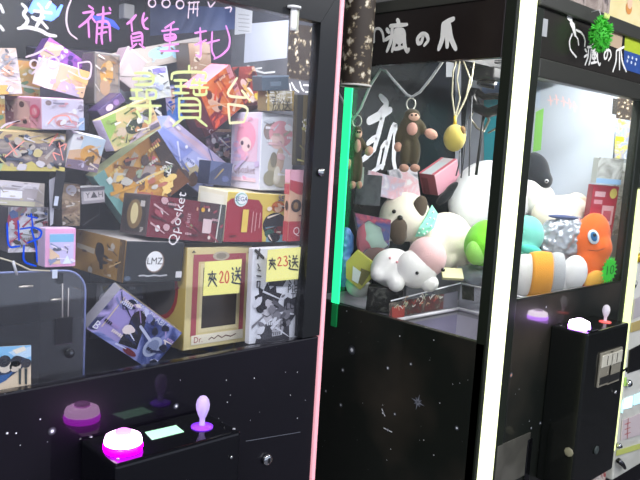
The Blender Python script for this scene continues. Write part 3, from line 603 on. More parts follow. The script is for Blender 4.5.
# centre, right/up/outward axes and size of each carton (m)
BOX = {
 'blue_box': ((0.5861, 1.0597, -0.3118), (0.7976, 0.0211, -0.6028, 0.5928, -0.2119, 0.777, -0.1114, -0.9771, -0.1816), (0.1506, 0.0826, 0.03)),
 'dr_box': ((0.7717, 1.1208, -0.283), (0.9961, 0.0795, -0.0385, 0.0349, 0.0463, 0.9983, 0.0812, -0.9958, 0.0433), (0.157, 0.1882, 0.0819)),
 'ink_box': ((0.8791, 1.0375, -0.2769), (0.999, -0.0441, -0.0003, 0.0007, 0.0085, 1.0, -0.0441, -0.999, 0.0085), (0.1296, 0.1835, 0.015)),
 'red_yellow': ((0.8528, 1.1207, -0.1308), (0.9985, -0.0295, -0.045, 0.0441, -0.0315, 0.9985, -0.0309, -0.9991, -0.0301), (0.1506, 0.0944, 0.1015)),
 'maroon_long': ((0.6915, 1.1141, -0.1352), (0.9923, 0.0288, -0.1207, 0.1194, 0.0425, 0.9919, 0.0337, -0.9987, 0.0387), (0.1601, 0.0714, 0.0884)),
 'black_face': ((0.6233, 1.1503, -0.2038), (0.9933, 0.0862, -0.0767, 0.0769, 0.0007, 0.997, 0.086, -0.9963, -0.0059), (0.1199, 0.0706, 0.1613)),
 'pink_twin': ((0.9002, 1.1303, -0.0061), (0.9995, -0.0297, 0.0047, -0.0044, 0.0103, 0.9999, -0.0298, -0.9995, 0.0102), (0.0816, 0.1496, 0.1005)),
 'pastel_card': ((0.4553, 1.065, -0.169), (0.9997, -0.0165, -0.0193, 0.0201, 0.0458, 0.9987, -0.0156, -0.9988, 0.0461), (0.0481, 0.0598, 0.03)),
 'pink_fig': ((0.466, 1.1484, 0.036), (0.9982, 0.0372, 0.0471, -0.0457, -0.0371, 0.9983, 0.0389, -0.9986, -0.0353), (0.0681, 0.0477, 0.1371)),
 'dragon_long': ((0.6608, 1.1904, -0.0679), (0.7854, -0.1122, 0.6087, -0.6046, 0.0713, 0.7933, -0.1324, -0.9911, -0.0118), (0.1436, 0.1128, 0.05)),
 'grey_flat': ((0.4071, 1.1199, -0.0926), (0.9976, 0.0098, -0.0686, 0.0673, 0.098, 0.9929, 0.0165, -0.9951, 0.0971), (0.0747, 0.0368, 0.06)),
 'yellow_base': ((0.4286, 1.13, -0.0249), (0.9998, 0.01, 0.0177, -0.0172, -0.0477, 0.9987, 0.0108, -0.9988, -0.0475), (0.1051, 0.0586, 0.06)),
 'sunset': ((0.5146, 1.1122, -0.0218), (0.9872, 0.081, -0.1376, 0.1523, -0.2187, 0.9638, 0.048, -0.9724, -0.2282), (0.0572, 0.0568, 0.025)),
 'green_tilt': ((0.6062, 1.135, 0.0269), (0.8966, 0.0638, 0.4382, -0.4415, 0.0522, 0.8957, 0.0342, -0.9966, 0.0749), (0.1022, 0.0569, 0.0301)),
 'lavender': ((0.781, 1.2421, -0.0288), (0.8459, -0.0225, -0.5329, 0.5333, 0.0202, 0.8457, -0.0083, -0.9995, 0.0291), (0.1629, 0.0875, 0.06)),
 'orange_red': ((0.8004, 1.1646, 0.0937), (0.8046, 0.0918, 0.5866, -0.5695, -0.1601, 0.8062, 0.168, -0.9828, -0.0766), (0.0917, 0.0894, 0.05)),
 'maroon_top': ((0.8883, 1.1921, 0.1152), (0.9801, 0.1189, 0.1587, -0.1888, 0.3151, 0.9301, 0.0606, -0.9416, 0.3313), (0.0618, 0.0803, 0.05)),
 'posket_dark': ((0.8075, 1.2226, 0.053), (0.8702, -0.0319, 0.4917, -0.4884, 0.0775, 0.8692, -0.0659, -0.9965, 0.0519), (0.0339, 0.0717, 0.05)),
 'face_red': ((0.9191, 1.0375, -0.106), (0.9999, -0.0106, 0.002, -0.0019, 0.0177, 0.9998, -0.0107, -0.9998, 0.0177), (0.0513, 0.1381, 0.015)),
 'olive_slim': ((0.9237, 1.0341, 0.0396), (0.9983, -0.006, 0.0578, -0.058, -0.0298, 0.9979, -0.0043, -0.9995, -0.0301), (0.0474, 0.1329, 0.012)),
 'cream_text': ((0.888, 1.08, 0.0924), (0.997, 0.0004, 0.0769, -0.0769, -0.0042, 0.997, 0.0007, -1.0, -0.0042), (0.0673, 0.0385, 0.03)),
 'purple_small': ((0.586, 1.1737, 0.0573), (0.7734, 0.0023, 0.634, -0.634, -0.0045, 0.7734, 0.0047, -1.0, -0.002), (0.0552, 0.0172, 0.04)),
 'navy_small': ((0.8098, 1.16, -0.0534), (0.9976, -0.0021, -0.0699, 0.0699, -0.0047, 0.9975, -0.0024, -1.0, -0.0046), (0.0532, 0.0456, 0.04)),
 'navy_busy': ((0.8916, 1.2929, 0.0033), (0.9989, -0.003, 0.0478, -0.0476, 0.0379, 0.9981, -0.0048, -0.9993, 0.0377), (0.0644, 0.0624, 0.05)),
 'fig_window': ((0.5963, 1.2179, 0.1044), (0.9999, 0.0042, 0.0134, -0.0134, 0.0002, 0.9999, 0.0042, -1.0, 0.0003), (0.0483, 0.0897, 0.05)),
 'peach': ((0.5093, 1.1848, 0.0965), (0.9856, 0.002, -0.1693, 0.168, -0.1392, 0.9759, -0.0216, -0.9903, -0.1375), (0.0699, 0.0455, 0.05)),
 'purple_tilt': ((0.5456, 1.2688, 0.1301), (0.8846, -0.0519, -0.4635, 0.4604, -0.061, 0.8856, -0.0742, -0.9968, -0.0301), (0.0865, 0.0433, 0.04)),
 'grey_print': ((0.4137, 1.19, 0.0941), (0.9903, 0.0147, 0.1383, -0.1387, 0.0333, 0.9898, 0.0099, -0.9993, 0.035), (0.0353, 0.0698, 0.06)),
 'pale_tri': ((0.6583, 1.2429, 0.1307), (0.8819, 0.1071, -0.4591, 0.4465, 0.1228, 0.8863, 0.1513, -0.9866, 0.0605), (0.048, 0.0658, 0.03)),
 'white_colour': ((0.7208, 1.2896, 0.111), (0.9681, 0.007, 0.2506, -0.2503, -0.0319, 0.9676, 0.0148, -0.9995, -0.0291), (0.0878, 0.0595, 0.05)),
 'blue_piece': ((0.7957, 1.3101, 0.0815), (0.9816, 0.0047, 0.191, -0.1905, -0.0525, 0.9803, 0.0146, -0.9986, -0.0507), (0.0458, 0.0709, 0.04)),
 'silver_text': ((0.5588, 1.185, -0.0983), (0.9965, -0.0072, 0.0829, -0.0826, 0.0305, 0.9961, -0.0097, -0.9995, 0.0298), (0.0436, 0.0286, 0.05)),
 'brown_grey': ((0.5196, 1.185, -0.1146), (1.0, -0.0035, 0.0091, -0.0091, 0.0121, 0.9999, -0.0036, -0.9999, 0.0121), (0.0314, 0.0711, 0.05)),
 'grey_clear': ((0.6527, 1.2247, -0.3184), (0.9957, -0.033, -0.0866, 0.0909, 0.1625, 0.9825, -0.0184, -0.9862, 0.1648), (0.127, 0.0902, 0.05)),
 'brown_up': ((0.8326, 1.2849, 0.1671), (0.9806, 0.0021, 0.1961, -0.1956, -0.0641, 0.9786, 0.0146, -0.9979, -0.0624), (0.0516, 0.0804, 0.05)),
 'beige_plank': ((0.7743, 1.3362, 0.1764), (0.9563, -0.0149, 0.292, -0.2909, 0.0507, 0.9554, -0.029, -0.9986, 0.0441), (0.2085, 0.0405, 0.04)),
 'white_black_diag': ((0.7347, 1.2952, 0.0517), (0.9572, -0.0007, 0.2895, -0.2895, -0.009, 0.9572, 0.002, -1.0, -0.0088), (0.045, 0.05, 0.04)),
 'teal_grey': ((0.8693, 1.075, 0.124), (0.9914, -0.0001, 0.1312, -0.1311, -0.0238, 0.9911, 0.003, -0.9997, -0.0236), (0.066, 0.0276, 0.03)),
 'colour_low': ((0.8632, 1.2447, -0.3428), (0.9972, -0.0418, -0.0625, 0.0683, 0.1577, 0.9851, -0.0313, -0.9866, 0.1601), (0.1144, 0.1899, 0.05)),
 'back_dark': ((0.5914, 1.305, -0.108), (0.9998, -0.0172, 0.0092, -0.0088, 0.0191, 0.9998, -0.0174, -0.9997, 0.019), (0.0777, 0.1314, 0.05)),
 'back_busy': ((0.4641, 1.225, -0.1601), (0.9998, -0.0144, -0.0152, 0.0158, 0.0398, 0.9991, -0.0138, -0.9991, 0.04), (0.0664, 0.076, 0.05)),
 'back_left': ((0.4772, 1.3248, 0.0695), (0.9974, 0.0163, 0.0707, -0.068, -0.1288, 0.9893, 0.0252, -0.9915, -0.1274), (0.0867, 0.1214, 0.05)),
 'back_mid': ((0.7442, 1.3898, -0.0181), (0.9946, -0.0854, 0.0586, -0.0634, -0.055, 0.9965, -0.0819, -0.9948, -0.0601), (0.1429, 0.2099, 0.06)),
 'back_low': ((0.7508, 1.3694, -0.3033), (0.9909, -0.1285, -0.0398, 0.0591, 0.1494, 0.987, -0.1209, -0.9804, 0.1556), (0.1986, 0.2241, 0.06)),
 'back_topleft': ((0.6399, 1.4473, 0.097), (0.9958, -0.0187, 0.0901, -0.0918, -0.1394, 0.986, -0.0058, -0.9901, -0.1405), (0.1548, 0.16, 0.05)),
}
# ------------------------------------------------------------------ boxed prizes heaped in machine A
GRP = 'boxed prizes heaped in the left machine'
def face(lb, dims, f):
    """(origin, u axis, v axis, normal) of one face of a carton in its own frame; x right, y up, z outward"""
    w, h, d = dims
    if f == 'F': return Vector((-w/2,-h/2,d/2)), Vector((w,0,0)), Vector((0,h,0)), Vector((0,0,1))
    if f == 'L': return Vector((-w/2,-h/2,-d/2)), Vector((0,0,d)), Vector((0,h,0)), Vector((-1,0,0))
    if f == 'R': return Vector((w/2,-h/2,d/2)), Vector((0,0,-d)), Vector((0,h,0)), Vector((1,0,0))
    if f == 'T': return Vector((-w/2,h/2,d/2)), Vector((w,0,0)), Vector((0,0,-d)), Vector((0,1,0))
    if f == 'B': return Vector((-w/2,-h/2,-d/2)), Vector((w,0,0)), Vector((0,0,d)), Vector((0,-1,0))
def M_(c): return c if not isinstance(c, int) else mat(c, .35)
def prints(mb, dims, dec):
    for f, items in dec.items():
        o, U, V, n = face(None, dims, f)
        for k, it in enumerate(items):
            off = n*(.0004+.00022*k); Q = lambda u, v: o+U*u+V*v+off
            if it[0] == 'r':
                _, u0, v0, u1, v1, c = it; mb.add([Q(u0,v0),Q(u1,v0),Q(u1,v1),Q(u0,v1)], [(0,1,2,3)], M_(c))
            elif it[0] == 'e':
                _, cu, cv, ru, rv, c = it[:6]; a = it[6] if len(it) > 6 else 0
                N = 18; pts = []
                for i in range(N):
                    x = ru*math.cos(2*math.pi*i/N)*U.length; y = rv*math.sin(2*math.pi*i/N)*V.length
                    x, y = x*math.cos(a)-y*math.sin(a), x*math.sin(a)+y*math.cos(a)
                    pts.append(Q(cu+x/U.length, cv+y/V.length))
                mb.add(pts, [tuple(range(N))], M_(c))
            elif it[0] == 'p': mb.add([Q(*p) for p in it[1]], [tuple(range(len(it[1])))], M_(it[2]))
            elif it[0] == 'b':     # busy small print: blobs, bars and lines of tiny lettering
                _, seed, cols, cnt, (u0, v0, u1, v1) = it; rg = random.Random(seed); sc = min(U.length*(u1-u0), V.length*(v1-v0))
                for j in range(cnt):
                    q_ = n*(.00001*j); cu = u0+(u1-u0)*rg.random(); cv = v0+(v1-v0)*rg.random(); c = M_(rg.choice(cols)); t = rg.random()
                    ax_ = rg.uniform(-.9,.9); du, dv = U.normalized(), V.normalized(); e1 = du*math.cos(ax_)+dv*math.sin(ax_); e2 = dv*math.cos(ax_)-du*math.sin(ax_)
                    def inside(p): 
                        a_ = (p-o).dot(du); b_ = (p-o).dot(dv); return o+q_+off+du*min(max(a_, .02*U.length), .98*U.length)+dv*min(max(b_, .02*V.length), .98*V.length)
                    C_ = o+U*cu+V*cv
                    if t < .45:
                        r1 = sc*rg.uniform(.05,.16); r2 = r1*rg.uniform(.35,.9)
                        mb.add([inside(C_+e1*r1*math.cos(k2*math.pi/6)*rg.uniform(.8,1.15)+e2*r2*math.sin(k2*math.pi/6)*rg.uniform(.8,1.15)) for k2 in range(12)], [tuple(range(12))], c)
                    elif t < .75:
                        l = sc*rg.uniform(.12,.34); w_ = sc*rg.uniform(.02,.05)
                        mb.add([inside(C_-e1*l-e2*w_), inside(C_+e1*l-e2*w_*.4), inside(C_+e1*l+e2*w_*.4), inside(C_-e1*l+e2*w_)], [(0,1,2,3)], c)
                    else:
                        for k2 in range(rg.randint(3,6)):
                            p = C_+du*sc*.055*k2; hh = sc*rg.uniform(.025,.04)
                            mb.add([inside(p-du*sc*.02-dv*hh), inside(p+du*sc*.02-dv*hh), inside(p+du*sc*.02+dv*hh), inside(p-du*sc*.02+dv*hh)], [(0,1,2,3)], c)
            elif it[0] == 's':     # stroke
                mb.ribbon([Q(*p) for p in it[1]], it[2], M_(it[3]), n)
            elif it[0] == 't':     # lettering: text, centre, height in m, colour, turn
                _, tx, cu, cv, hh, c = it[:6]; a = it[6] if len(it) > 6 else 0
                vs, fs = glyphs(tx); u_, v_ = U.normalized(), V.normalized(); c0 = Q(cu, cv)
                mb.add([c0+hh*((x*math.cos(a)-y*math.sin(a))*u_+(x*math.sin(a)+y*math.cos(a))*v_) for x, y, _z in vs], fs, M_(c))
def carton(key, name, label, cat, cols, dec=None, r=.0018, group=GRP):
    loc, ax, dims = BOX[key]
    ex, ey, ez = Vector(ax[0:3]), Vector(ax[3:6]), Vector(ax[6:9])
    rot = Matrix((ex, ey, ez)).transposed().to_quaternion(); w, h, d = dims
    mb = MB(); bm = bmesh.new(); bmesh.ops.create_cube(bm, size=1)
    for v in bm.verts: v.co = Vector((v.co.x*w, v.co.y*h, v.co.z*d))
    bmesh.ops.bevel(bm, geom=bm.edges[:], offset=min(r, min(dims)*.2), segments=2, affect='EDGES', profile=.5)
    bm.verts.index_update(); bm.normal_update()
    o = len(mb.v); mb.v += [v.co[:] for v in bm.verts]
    for f in bm.faces:
        n = f.normal; k = 'O'
        for nm, a in (('F',(0,0,1)),('L',(-1,0,0)),('R',(1,0,0)),('T',(0,1,0)),('B',(0,-1,0))):
            if n.dot(Vector(a)) > .72: k = nm
        c = cols.get(k, cols.get('O', cols['F']))
        mb.f.append([o+v.index for v in f.verts]); mb.mi.append(mb.m(M_(c))); mb.sm.append(False)
    bm.free()
    if dec: prints(mb, dims, dec)
    P = Vector(loc)+Vector((0,0,H))
    root = tag(mb.build(name, None, P, rot), label, cat, group)
    return root, dims
def window(root, dims, f, u0, v0, u1, v1, mt, name='window', n=1):
    """clear or dark window let into a carton face, with a slim rim: a part of its own"""
    o, U, V, nn = face(None, dims, f); mb = MB()
    Q = lambda u, v, k: o+U*u+V*v+nn*k
    a = [Q(u0,v0,.0016),Q(u1,v0,.0016),Q(u1,v1,.0016),Q(u0,v1,.0016)]; b = [Q(u0,v0,.0),Q(u1,v0,.0),Q(u1,v1,.0),Q(u0,v1,.0)]
    mb.add(a+b, [(0,1,2,3),(0,4,5,1),(1,5,6,2),(2,6,7,3),(3,7,4,0)], mt)
    return mb.build(name, root, (0,0,0))
DW = mat(0x3A332E, .12)
# --- beige window box with the "20" note
r_, d_ = carton('dr_box', 'toy_box', 'beige window box with a maroon frame, behind the yellow note numbered 20', 'toy box', {'F':0xD8C892,'L':0xC9AE5E,'O':0xCDB87C}, {
 'F':[('r',.09,.13,.17,.9,0xA8505A),('r',.83,.13,.9,.9,0xA8505A),('r',.09,.86,.9,.93,0xA8505A),('r',.2,.16,.8,.84,0xE0D2A4),('e',.5,.91,.13,.045,0xB9AE9A),('e',.5,.91,.08,.03,0x8F8676),('r',.1,.045,.9,.14,0xE4DCC6),('t','Dr.',.2,.09,.016,0x9A2A36),('s',[(.36,.08),(.4,.1),(.44,.08),(.5,.11),(.56,.08),(.62,.1),(.7,.08),(.78,.1)],.0022,0x6A4A42),('s',[(.92,.93),(.95,.96)],.002,0x8A5A4A),('p',[(.05,.95),(.08,.975),(.11,.95)],0x5A5348)],
 'L':[('e',.12,.55,.62,.3,0xA33A3C),('e',.06,.55,.58,.26,0x5A5552),('p',[(.6,.62),(.82,.6),(.62,.57)],0xA33A3C)]})
w1 = window(r_, d_, 'F', .24,.2,.77,.8, DW); w1['label'] = 'dark window'
# --- white ink-drawing box
carton('ink_box', 'toy_box', 'white box with a black ink drawing behind the yellow note numbered 23', 'toy box', {'F':0xDADBE2,'O':0xCFCFD6}, {
 'F':[('p',[(.1,.42),(.06,.5),(.14,.52),(.12,.6),(.22,.56),(.28,.64),(.34,.56),(.44,.6),(.46,.52),(.56,.5),(.5,.42),(.54,.34),(.42,.36),(.3,.32),(.18,.36)],0x222026),('p',[(.2,.42),(.3,.46),(.42,.42),(.4,.26),(.3,.2),(.2,.3)],0xB9B6BC),('e',.26,.37,.035,.02,0x2A282E),('s',[(.22,.3),(.3,.27),(.36,.29)],.002,0x2A282E),
  ('p',[(.1,.0),(.16,.16),(.3,.2),(.44,.24),(.62,.3),(.72,.2),(.74,.0)],0x38363C),('p',[(.4,.1),(.42,.34),(.47,.34),(.5,.24),(.53,.38),(.58,.37),(.58,.24),(.63,.34),(.67,.32),(.64,.2),(.6,.06)],0xA6A4AA),('s',[(.48,.24),(.47,.12)],.002,0x3A383E),('s',[(.56,.24),(.56,.12)],.002,0x3A383E),
  ('p',[(.3,.6),(.26,.7),(.34,.84),(.5,.88),(.62,.82),(.66,.68),(.56,.58)],0x38363E),('p',[(.58,.2),(.6,.44),(.76,.5),(.86,.44),(.84,.26),(.74,.18)],0x2E2C32),('b',77,(0x18161C,0x77757C,0x55535A,0xCFCFD6,),30,(.1,.02,.84,.5)),('s',[(.03,.98),(.17,.9)],.006,0x1C1A20),('s',[(.1,.99),(.07,.9)],.004,0x1C1A20),('t','MASTER',.84,.70,.021,0x1C1A20),('t','STAR',.84,.62,.021,0x1C1A20),('t','PIECE',.84,.54,.021,0x1C1A20),('t','THE',.84,.46,.018,0x1C1A20),('t','LUFFY',.84,.36,.021,0x1C1A20),('t','IF',.93,.84,.034,0x1C1A20),
  ('s',[(.07,.84),(.1,.8),(.07,.78),(.12,.77)],.003,0x3A383E),('s',[(.06,.72),(.13,.71)],.003,0x3A383E),('s',[(.07,.66),(.07,.6),(.12,.6),(.12,.66),(.07,.66)],.003,0x3A383E)]})
carton('blue_box', 'figure_box', 'tilted blue box with silver edge lettering lying below the gold and black box', 'figure box', {'F':0x4A5484,'T':0x9A948A,'L':0x8C8A94,'O':0x2A2E44}, {
 'F':[('r',.0,.0,1,1,art([0x323A66,0x4C5890,0x8E94CC,0xB3A6D8,0x3A3F60],16,11,.25)),('p',[(.05,.1),(.1,.6),(.3,.8),(.45,.5),(.4,.1)],0x9A8FC4),('e',.42,.7,.09,.2,0x2B2424,.3),('p',[(.34,.7),(.52,.75),(.66,.2),(.42,.1)],0x1F2028),('e',.8,.42,.1,.24,0xA4ACC6),('e',.8,.42,.07,.17,0x7882A4),('s',[(.5,.62),(.72,.5)],.005,0xB9BED6),('s',[(.1,.9),(.12,.2)],.002,0xD8C8A8),('t','FLEMARKABLE',.5,.92,.014,0xD5D8E6),('t','B',.06,.16,.02,0xE4E6EE),('e',.6,.08,.1,.06,0x6A2A30),('b',1,(0x2B3050,0xC9CCE6,0x7A80B0,0xE3D6D0,0x1E2236,0xA890C4,),34,(0.04, 0.06, 0.96, 0.94))],
 'T':[('r',0,.1,1,.4,0xC4B08C),('r',0,.6,1,.75,0x5A5048)]})
carton('red_yellow', 'figure_box', 'yellow and maroon box with a cream left side, above the ink drawing box', 'figure box', {'F':0xDCC25C,'L':0xEDE6CC,'O':0xD9CFA8}, {
 'F':[('p',[(0,0),(0,.78),(.06,.86),(.14,.88),(.48,.86),(.55,.74),(.6,0)],0x9E2A3A),('r',.66,.0,1,.42,0x8FB6C4),('e',.78,.36,.2,.26,0x22262E),('e',.8,.74,.11,.12,0xC46A34),('e',.8,.72,.06,.1,0xE3BFA0),('e',.86,.24,.09,.1,0x7A2430),('e',.7,.18,.08,.09,0x2A5A50),('e',.78,.1,.1,.1,0x18181E),('e',.2,.86,.1,.15,0xE3ECEA),('e',.2,.86,.08,.12,0x8FC0B4),('e',.21,.86,.07,.1,0xF2F4F2),('t','SEGA',.2,.86,.012,0x2A3A80),('r',.24,.2,.33,.66,0xE4C45A),('t','SEGA',.9,.92,.016,0x2C4AA8),('s',[(.4,.2),(.4,.62)],.002,0xD8A0A0),('s',[(.45,.24),(.45,.6)],.002,0xD8A0A0),('s',[(.51,.3),(.51,.6)],.002,0xD8A0A0),('s',[(.08,.12),(.16,.13)],.003,0x6A1A24),('b',13,(0x1A1A20,0xE8D8C8,0xC46A3A,0x5A8A9A,0x7A2A34,),16,(0.64, 0.04, 0.98, 0.8))],
 'L':[('r',.1,.2,.9,.9,0xF2EEDD)]})
carton('maroon_long', 'figure_box', 'long maroon box with white sideways lettering lying across the middle of the heap', 'figure box', {'F':0x6E2630,'L':0x54484A,'T':0x66585A,'O':0x4A2A30}, {
 'F':[('r',0,0,.64,1,art([0x6A222C,0x7A2A36,0x5A1E28],14,3,.25)),('r',.64,.5,.9,1,0x4A3436),('r',.9,0,1,1,0x4A4A46),('s',[(.91,.02),(.93,.98)],.0025,0xD8D2CA),('t','Qposket',.36,.5,.027,0xE9E2E2,math.pi/2-.08),('t','petit',.5,.5,.014,0xC49AA0,math.pi/2-.08),('e',.14,.58,.03,.08,0xE6E0E0),('e',.12,.22,.03,.08,0xE6E0E0),('r',.7,.22,.82,.58,0xD9BFC0),('e',.68,.8,.025,.06,0xD8A63A),('e',.76,.82,.014,.05,0xE2CFC0),('e',.6,.8,.012,.05,0xC48A6A),('e',.54,.35,.02,.06,0x7A8A5A),('e',.8,.12,.02,.05,0xD8C8C0),('b',14,(0x9A4450,0x3A161C,0xC9A0A4,),22,(0.04, 0.06, 0.96, 0.94))],
 'L':[('r',.08,.08,.92,.92,0x47403F),('e',.5,.5,.28,.36,0x8A7250),('e',.5,.52,.14,.26,0xE8D8A4),('t','SP',.82,.14,.012,0xE6DDD6),('r',.7,.7,.86,.84,0xC9C2BE)]})
carton('black_face', 'figure_box', 'black box with round white emblem and gold side, left of the beige window box', 'figure box', {'F':0x24262A,'L':0xB48C4C,'T':0xB9B2B0,'O':0x3A3634}, {
 'F':[('e',.5,.5,.16,.27,0x8A7468),('e',.49,.51,.145,.25,0xEFEFEE),('t','LMZ',.49,.51,.017,0x24262A),('s',[(.25,.16),(.32,.17),(.4,.15),(.5,.17),(.6,.15),(.72,.17)],.0026,0xBFC0C4),('r',.88,.1,.99,.26,0xD9D8DC),('e',.06,.1,.05,.06,0x5A6678)],
 'L':[('r',.0,.0,1,1,art([0x9A7436,0xB48C4C,0xC9A468,0xA47C3A],7,5,.3)),('p',[(.05,.66),(.42,.62),(.42,.48),(.05,.54)],0xC8B9A0),('e',.52,.6,.09,.2,0x2A2220),('e',.6,.42,.12,.12,0x3A302C),('p',[(.52,.4),(.6,.38),(.62,.18),(.56,.16)],0x2A2220),('e',.5,.72,.05,.08,0x3E3430),('s',[(.62,.42),(.78,.46)],.003,0xB9AEA0),('r',.9,0,1,1,0x5E4A30),('b',2,(0x8A6630,0xD2B07A,0x3A2E26,0xC9C0B0,),14,(0.04, 0.06, 0.96, 0.94))]})
carton('pink_twin', 'figure_box', 'white and lavender box with two pink round prints beside the right edge of the window', 'figure box', {'F':0xDADCE0,'L':0xD6CFE2,'O':0xC9C4D0}, {
 'F':[('e',.32,.76,.26,.13,0x9A8A84),('e',.58,.74,.36,.17,0xE4A4AC),('e',.48,.64,.22,.1,0xE9C9C0),('e',.56,.62,.05,.025,0x6A4A44),('e',.42,.3,.2,.17,0xB9B096),('e',.58,.4,.12,.16,0xD3B8A4),('e',.3,.16,.2,.1,0x9C9880),('e',.62,.14,.24,.1,0xCFC8AE),('e',.38,.4,.1,.1,0x8A8474),('e',.5,.2,.1,.12,0xE2DECC),('b',15,(0xC9CCD2,0xF0F0F2,0xB9B0A0,0xE8C0C4,),18,(0.04, 0.06, 0.96, 0.94))],
 'L':[('r',.12,.36,.9,.92,0xE2BED2),('e',.52,.68,.32,.2,0xEFA0B8),('e',.5,.58,.2,.1,0xF2D2D0),('e',.4,.6,.05,.03,0x5A4458),('e',.62,.56,.04,.025,0x6A4C58),('e',.5,.44,.14,.05,0xF0B4C4),('t','Qposket',.5,.25,.021,0xA08890),('r',.1,.1,.9,.15,0xE8C8D4),('b',16,(0xF2E4F2,0xE6A8C4,0xC8B4D8,),14,(0.04, 0.06, 0.96, 0.94))]})
carton('pastel_card', 'card_pack', 'pink bordered pastel card pack with a blue stripe, left of the gold and black box', 'card pack', {'F':0xEBA8D0,'O':0xD0B8DA}, {
 'F':[('r',.14,.08,.92,.86,0xCFC4E8),('r',.14,.64,.92,.84,0x7CB8DC),('p',[(.14,.08),(.14,.5),(.45,.3),(.5,.08)],0xE8C6A4),('e',.38,.46,.15,.05,0x555A72),('s',[(.62,.52),(.72,.46),(.7,.36)],.002,0x6E6A84),('e',.4,.2,.08,.03,0x8A8894),('p',[(.55,.08),(.7,.3),(.85,.08)],0xE6F0F4),('b',31,(0xF2E8F4,0x8A94B8,0xE8A8C8,),10,(0.16, 0.1, 0.9, 0.6))]})
carton('pink_fig', 'figure_box', 'pink lidded box at the left below the violet and purple box', 'figure box', {'F':0xE0D6E8,'L':0xDD9FB4,'T':0xF2B8D4,'O':0xD9C6DA}, {
 'F':[('e',.16,.84,.07,.08,0x9A8484),('s',[(.28,.84),(.4,.83),(.52,.84)],.0026,0x9A94A8),('e',.6,.3,.32,.26,0xE6B9C0),('e',.6,.28,.27,.21,0xE3DAEA),('e',.44,.22,.12,.1,0xC98A8A),('s',[(.4,.3),(.52,.24),(.66,.3),(.8,.24)],.003,0xD49A9C),('r',.86,0,1,.4,0xA9C0E4),('b',4,(0xC9BCCB,0xE6A9B4,0xA89AB0,0xF2EEF6,),18,(0.04, 0.06, 0.96, 0.94))],
 'L':[('r',.04,0,.72,.86,0xC08A96),('e',.42,.5,.3,.42,0xCFA8A2),('e',.5,.74,.07,.1,0x5A4040),('e',.16,.4,.12,.3,0x9A6470),('e',.58,.2,.06,.08,0x4A3838),('e',.85,.55,.13,.22,0xD8607C),('e',.85,.55,.07,.12,0xE898A8),('b',3,(0xE8C0C0,0x9A5A68,0xF2D8D4,0xB87C80,),16,(0.05, 0.1, 0.95, 0.85))],
 'T':[('s',[(.1,.3),(.4,.5),(.8,.3)],.006,0xFAD8E8),('p',[(.6,0),(1,0),(1,.7)],0xF48CC8)]})
carton('dragon_long', 'figure_box', 'tilted orange and teal box between the sunset coloured pack and the lavender box', 'figure box', {'F':0xC99A4A,'L':0x7CA6A2,'T':0xA8B08A,'O':0x4A3A30}, {
 'F':[('r',0,0,1,1,art([0x8A5A2E,0xC08A44,0xE0B060,0xD8A05A],8,7,.3)),('p',[(0,0),(0,1),(.16,1),(.1,.5),(.16,0)],0x7FB0AA),('p',[(.08,.25),(.7,.72),(.72,.52),(.1,.06)],0xA89890),('p',[(.05,.62),(.6,.95),(.62,.86),(.08,.5)],0xB9AE98),('e',.5,.46,.12,.1,0x5A4E54,.4),('e',.44,.6,.07,.06,0x6E5A5A,.5),('e',.72,.66,.07,.08,0xC4606C),('e',.69,.66,.045,.05,0x9DA08A),('e',.32,.38,.1,.05,0xC9C0BE,.5),('p',[(.86,1),(1,1),(1,0),(.62,0),(.8,.5)],0x3A2E2A),('p',[(.66,0),(1,0),(.96,.3),(.8,.2)],0x6A4020),('r',.1,.76,.17,.86,0xE8EEE8),('t','B1',.86,.42,.024,0xF0EEEA,.6),('b',5,(0xE8C878,0x8A5E3A,0xC9C4B8,0x5A4A44,0xD8A048,0xB9705A,0x9AA890,),46,(0.15, 0.1, 0.85, 0.9))]})
carton('grey_flat', 'figure_box', 'pale grey box with white label at the left edge above the clear chute', 'figure box', {'F':0xB0A6A8,'T':0xC2B8BC,'O':0x7A7276}, {
 'F':[('r',0,0,1,.2,0xBDB79A),('r',.12,.3,.55,.62,0xECEAF4),('r',.0,.72,1,.95,0xC9C2C8),('p',[(.8,0),(1,0),(1,1),(.9,1)],0xA49A90),('b',6,(0x8A8488,0xD8D2D6,0xC0B49A,0x9A9498,),18,(0.04, 0.06, 0.96, 0.94))]})
carton('yellow_base', 'figure_box', 'dark box with busy print and yellow lower band, under the pink lidded box', 'figure box', {'F':0x5A5458,'T':0xD0B886,'O':0xA89A6A}, {
 'F':[('r',0,0,1,1,art([0x2E2C34,0x55505A,0x8A7E84,0xB8A89A,0x4A4650],20,13,.3)),('p',[(0,0),(0,.28),(.16,.12),(.3,.1),(.5,.26),(.62,.1),(.85,.14),(1,.1),(1,0)],0xD9C872),('p',[(.0,.82),(.1,1),(1,1),(1,.86),(.6,.72)],0xD2B98A),('p',[(0,0),(0,.5),(.12,.3),(.06,0)],0xB9CE9A),('e',.46,.5,.05,.08,0x9AA6B8),('e',.58,.52,.05,.08,0xD0C4C0),('e',.3,.6,.03,.1,0xE4E2EA),('e',.7,.3,.12,.14,0xA48F86),('b',7,(0x2A2830,0xC9BCB0,0xE0D8DC,0x8A6E6A,0x5A6478,0xD6C48A,),46,(0.04, 0.06, 0.96, 0.94))]})
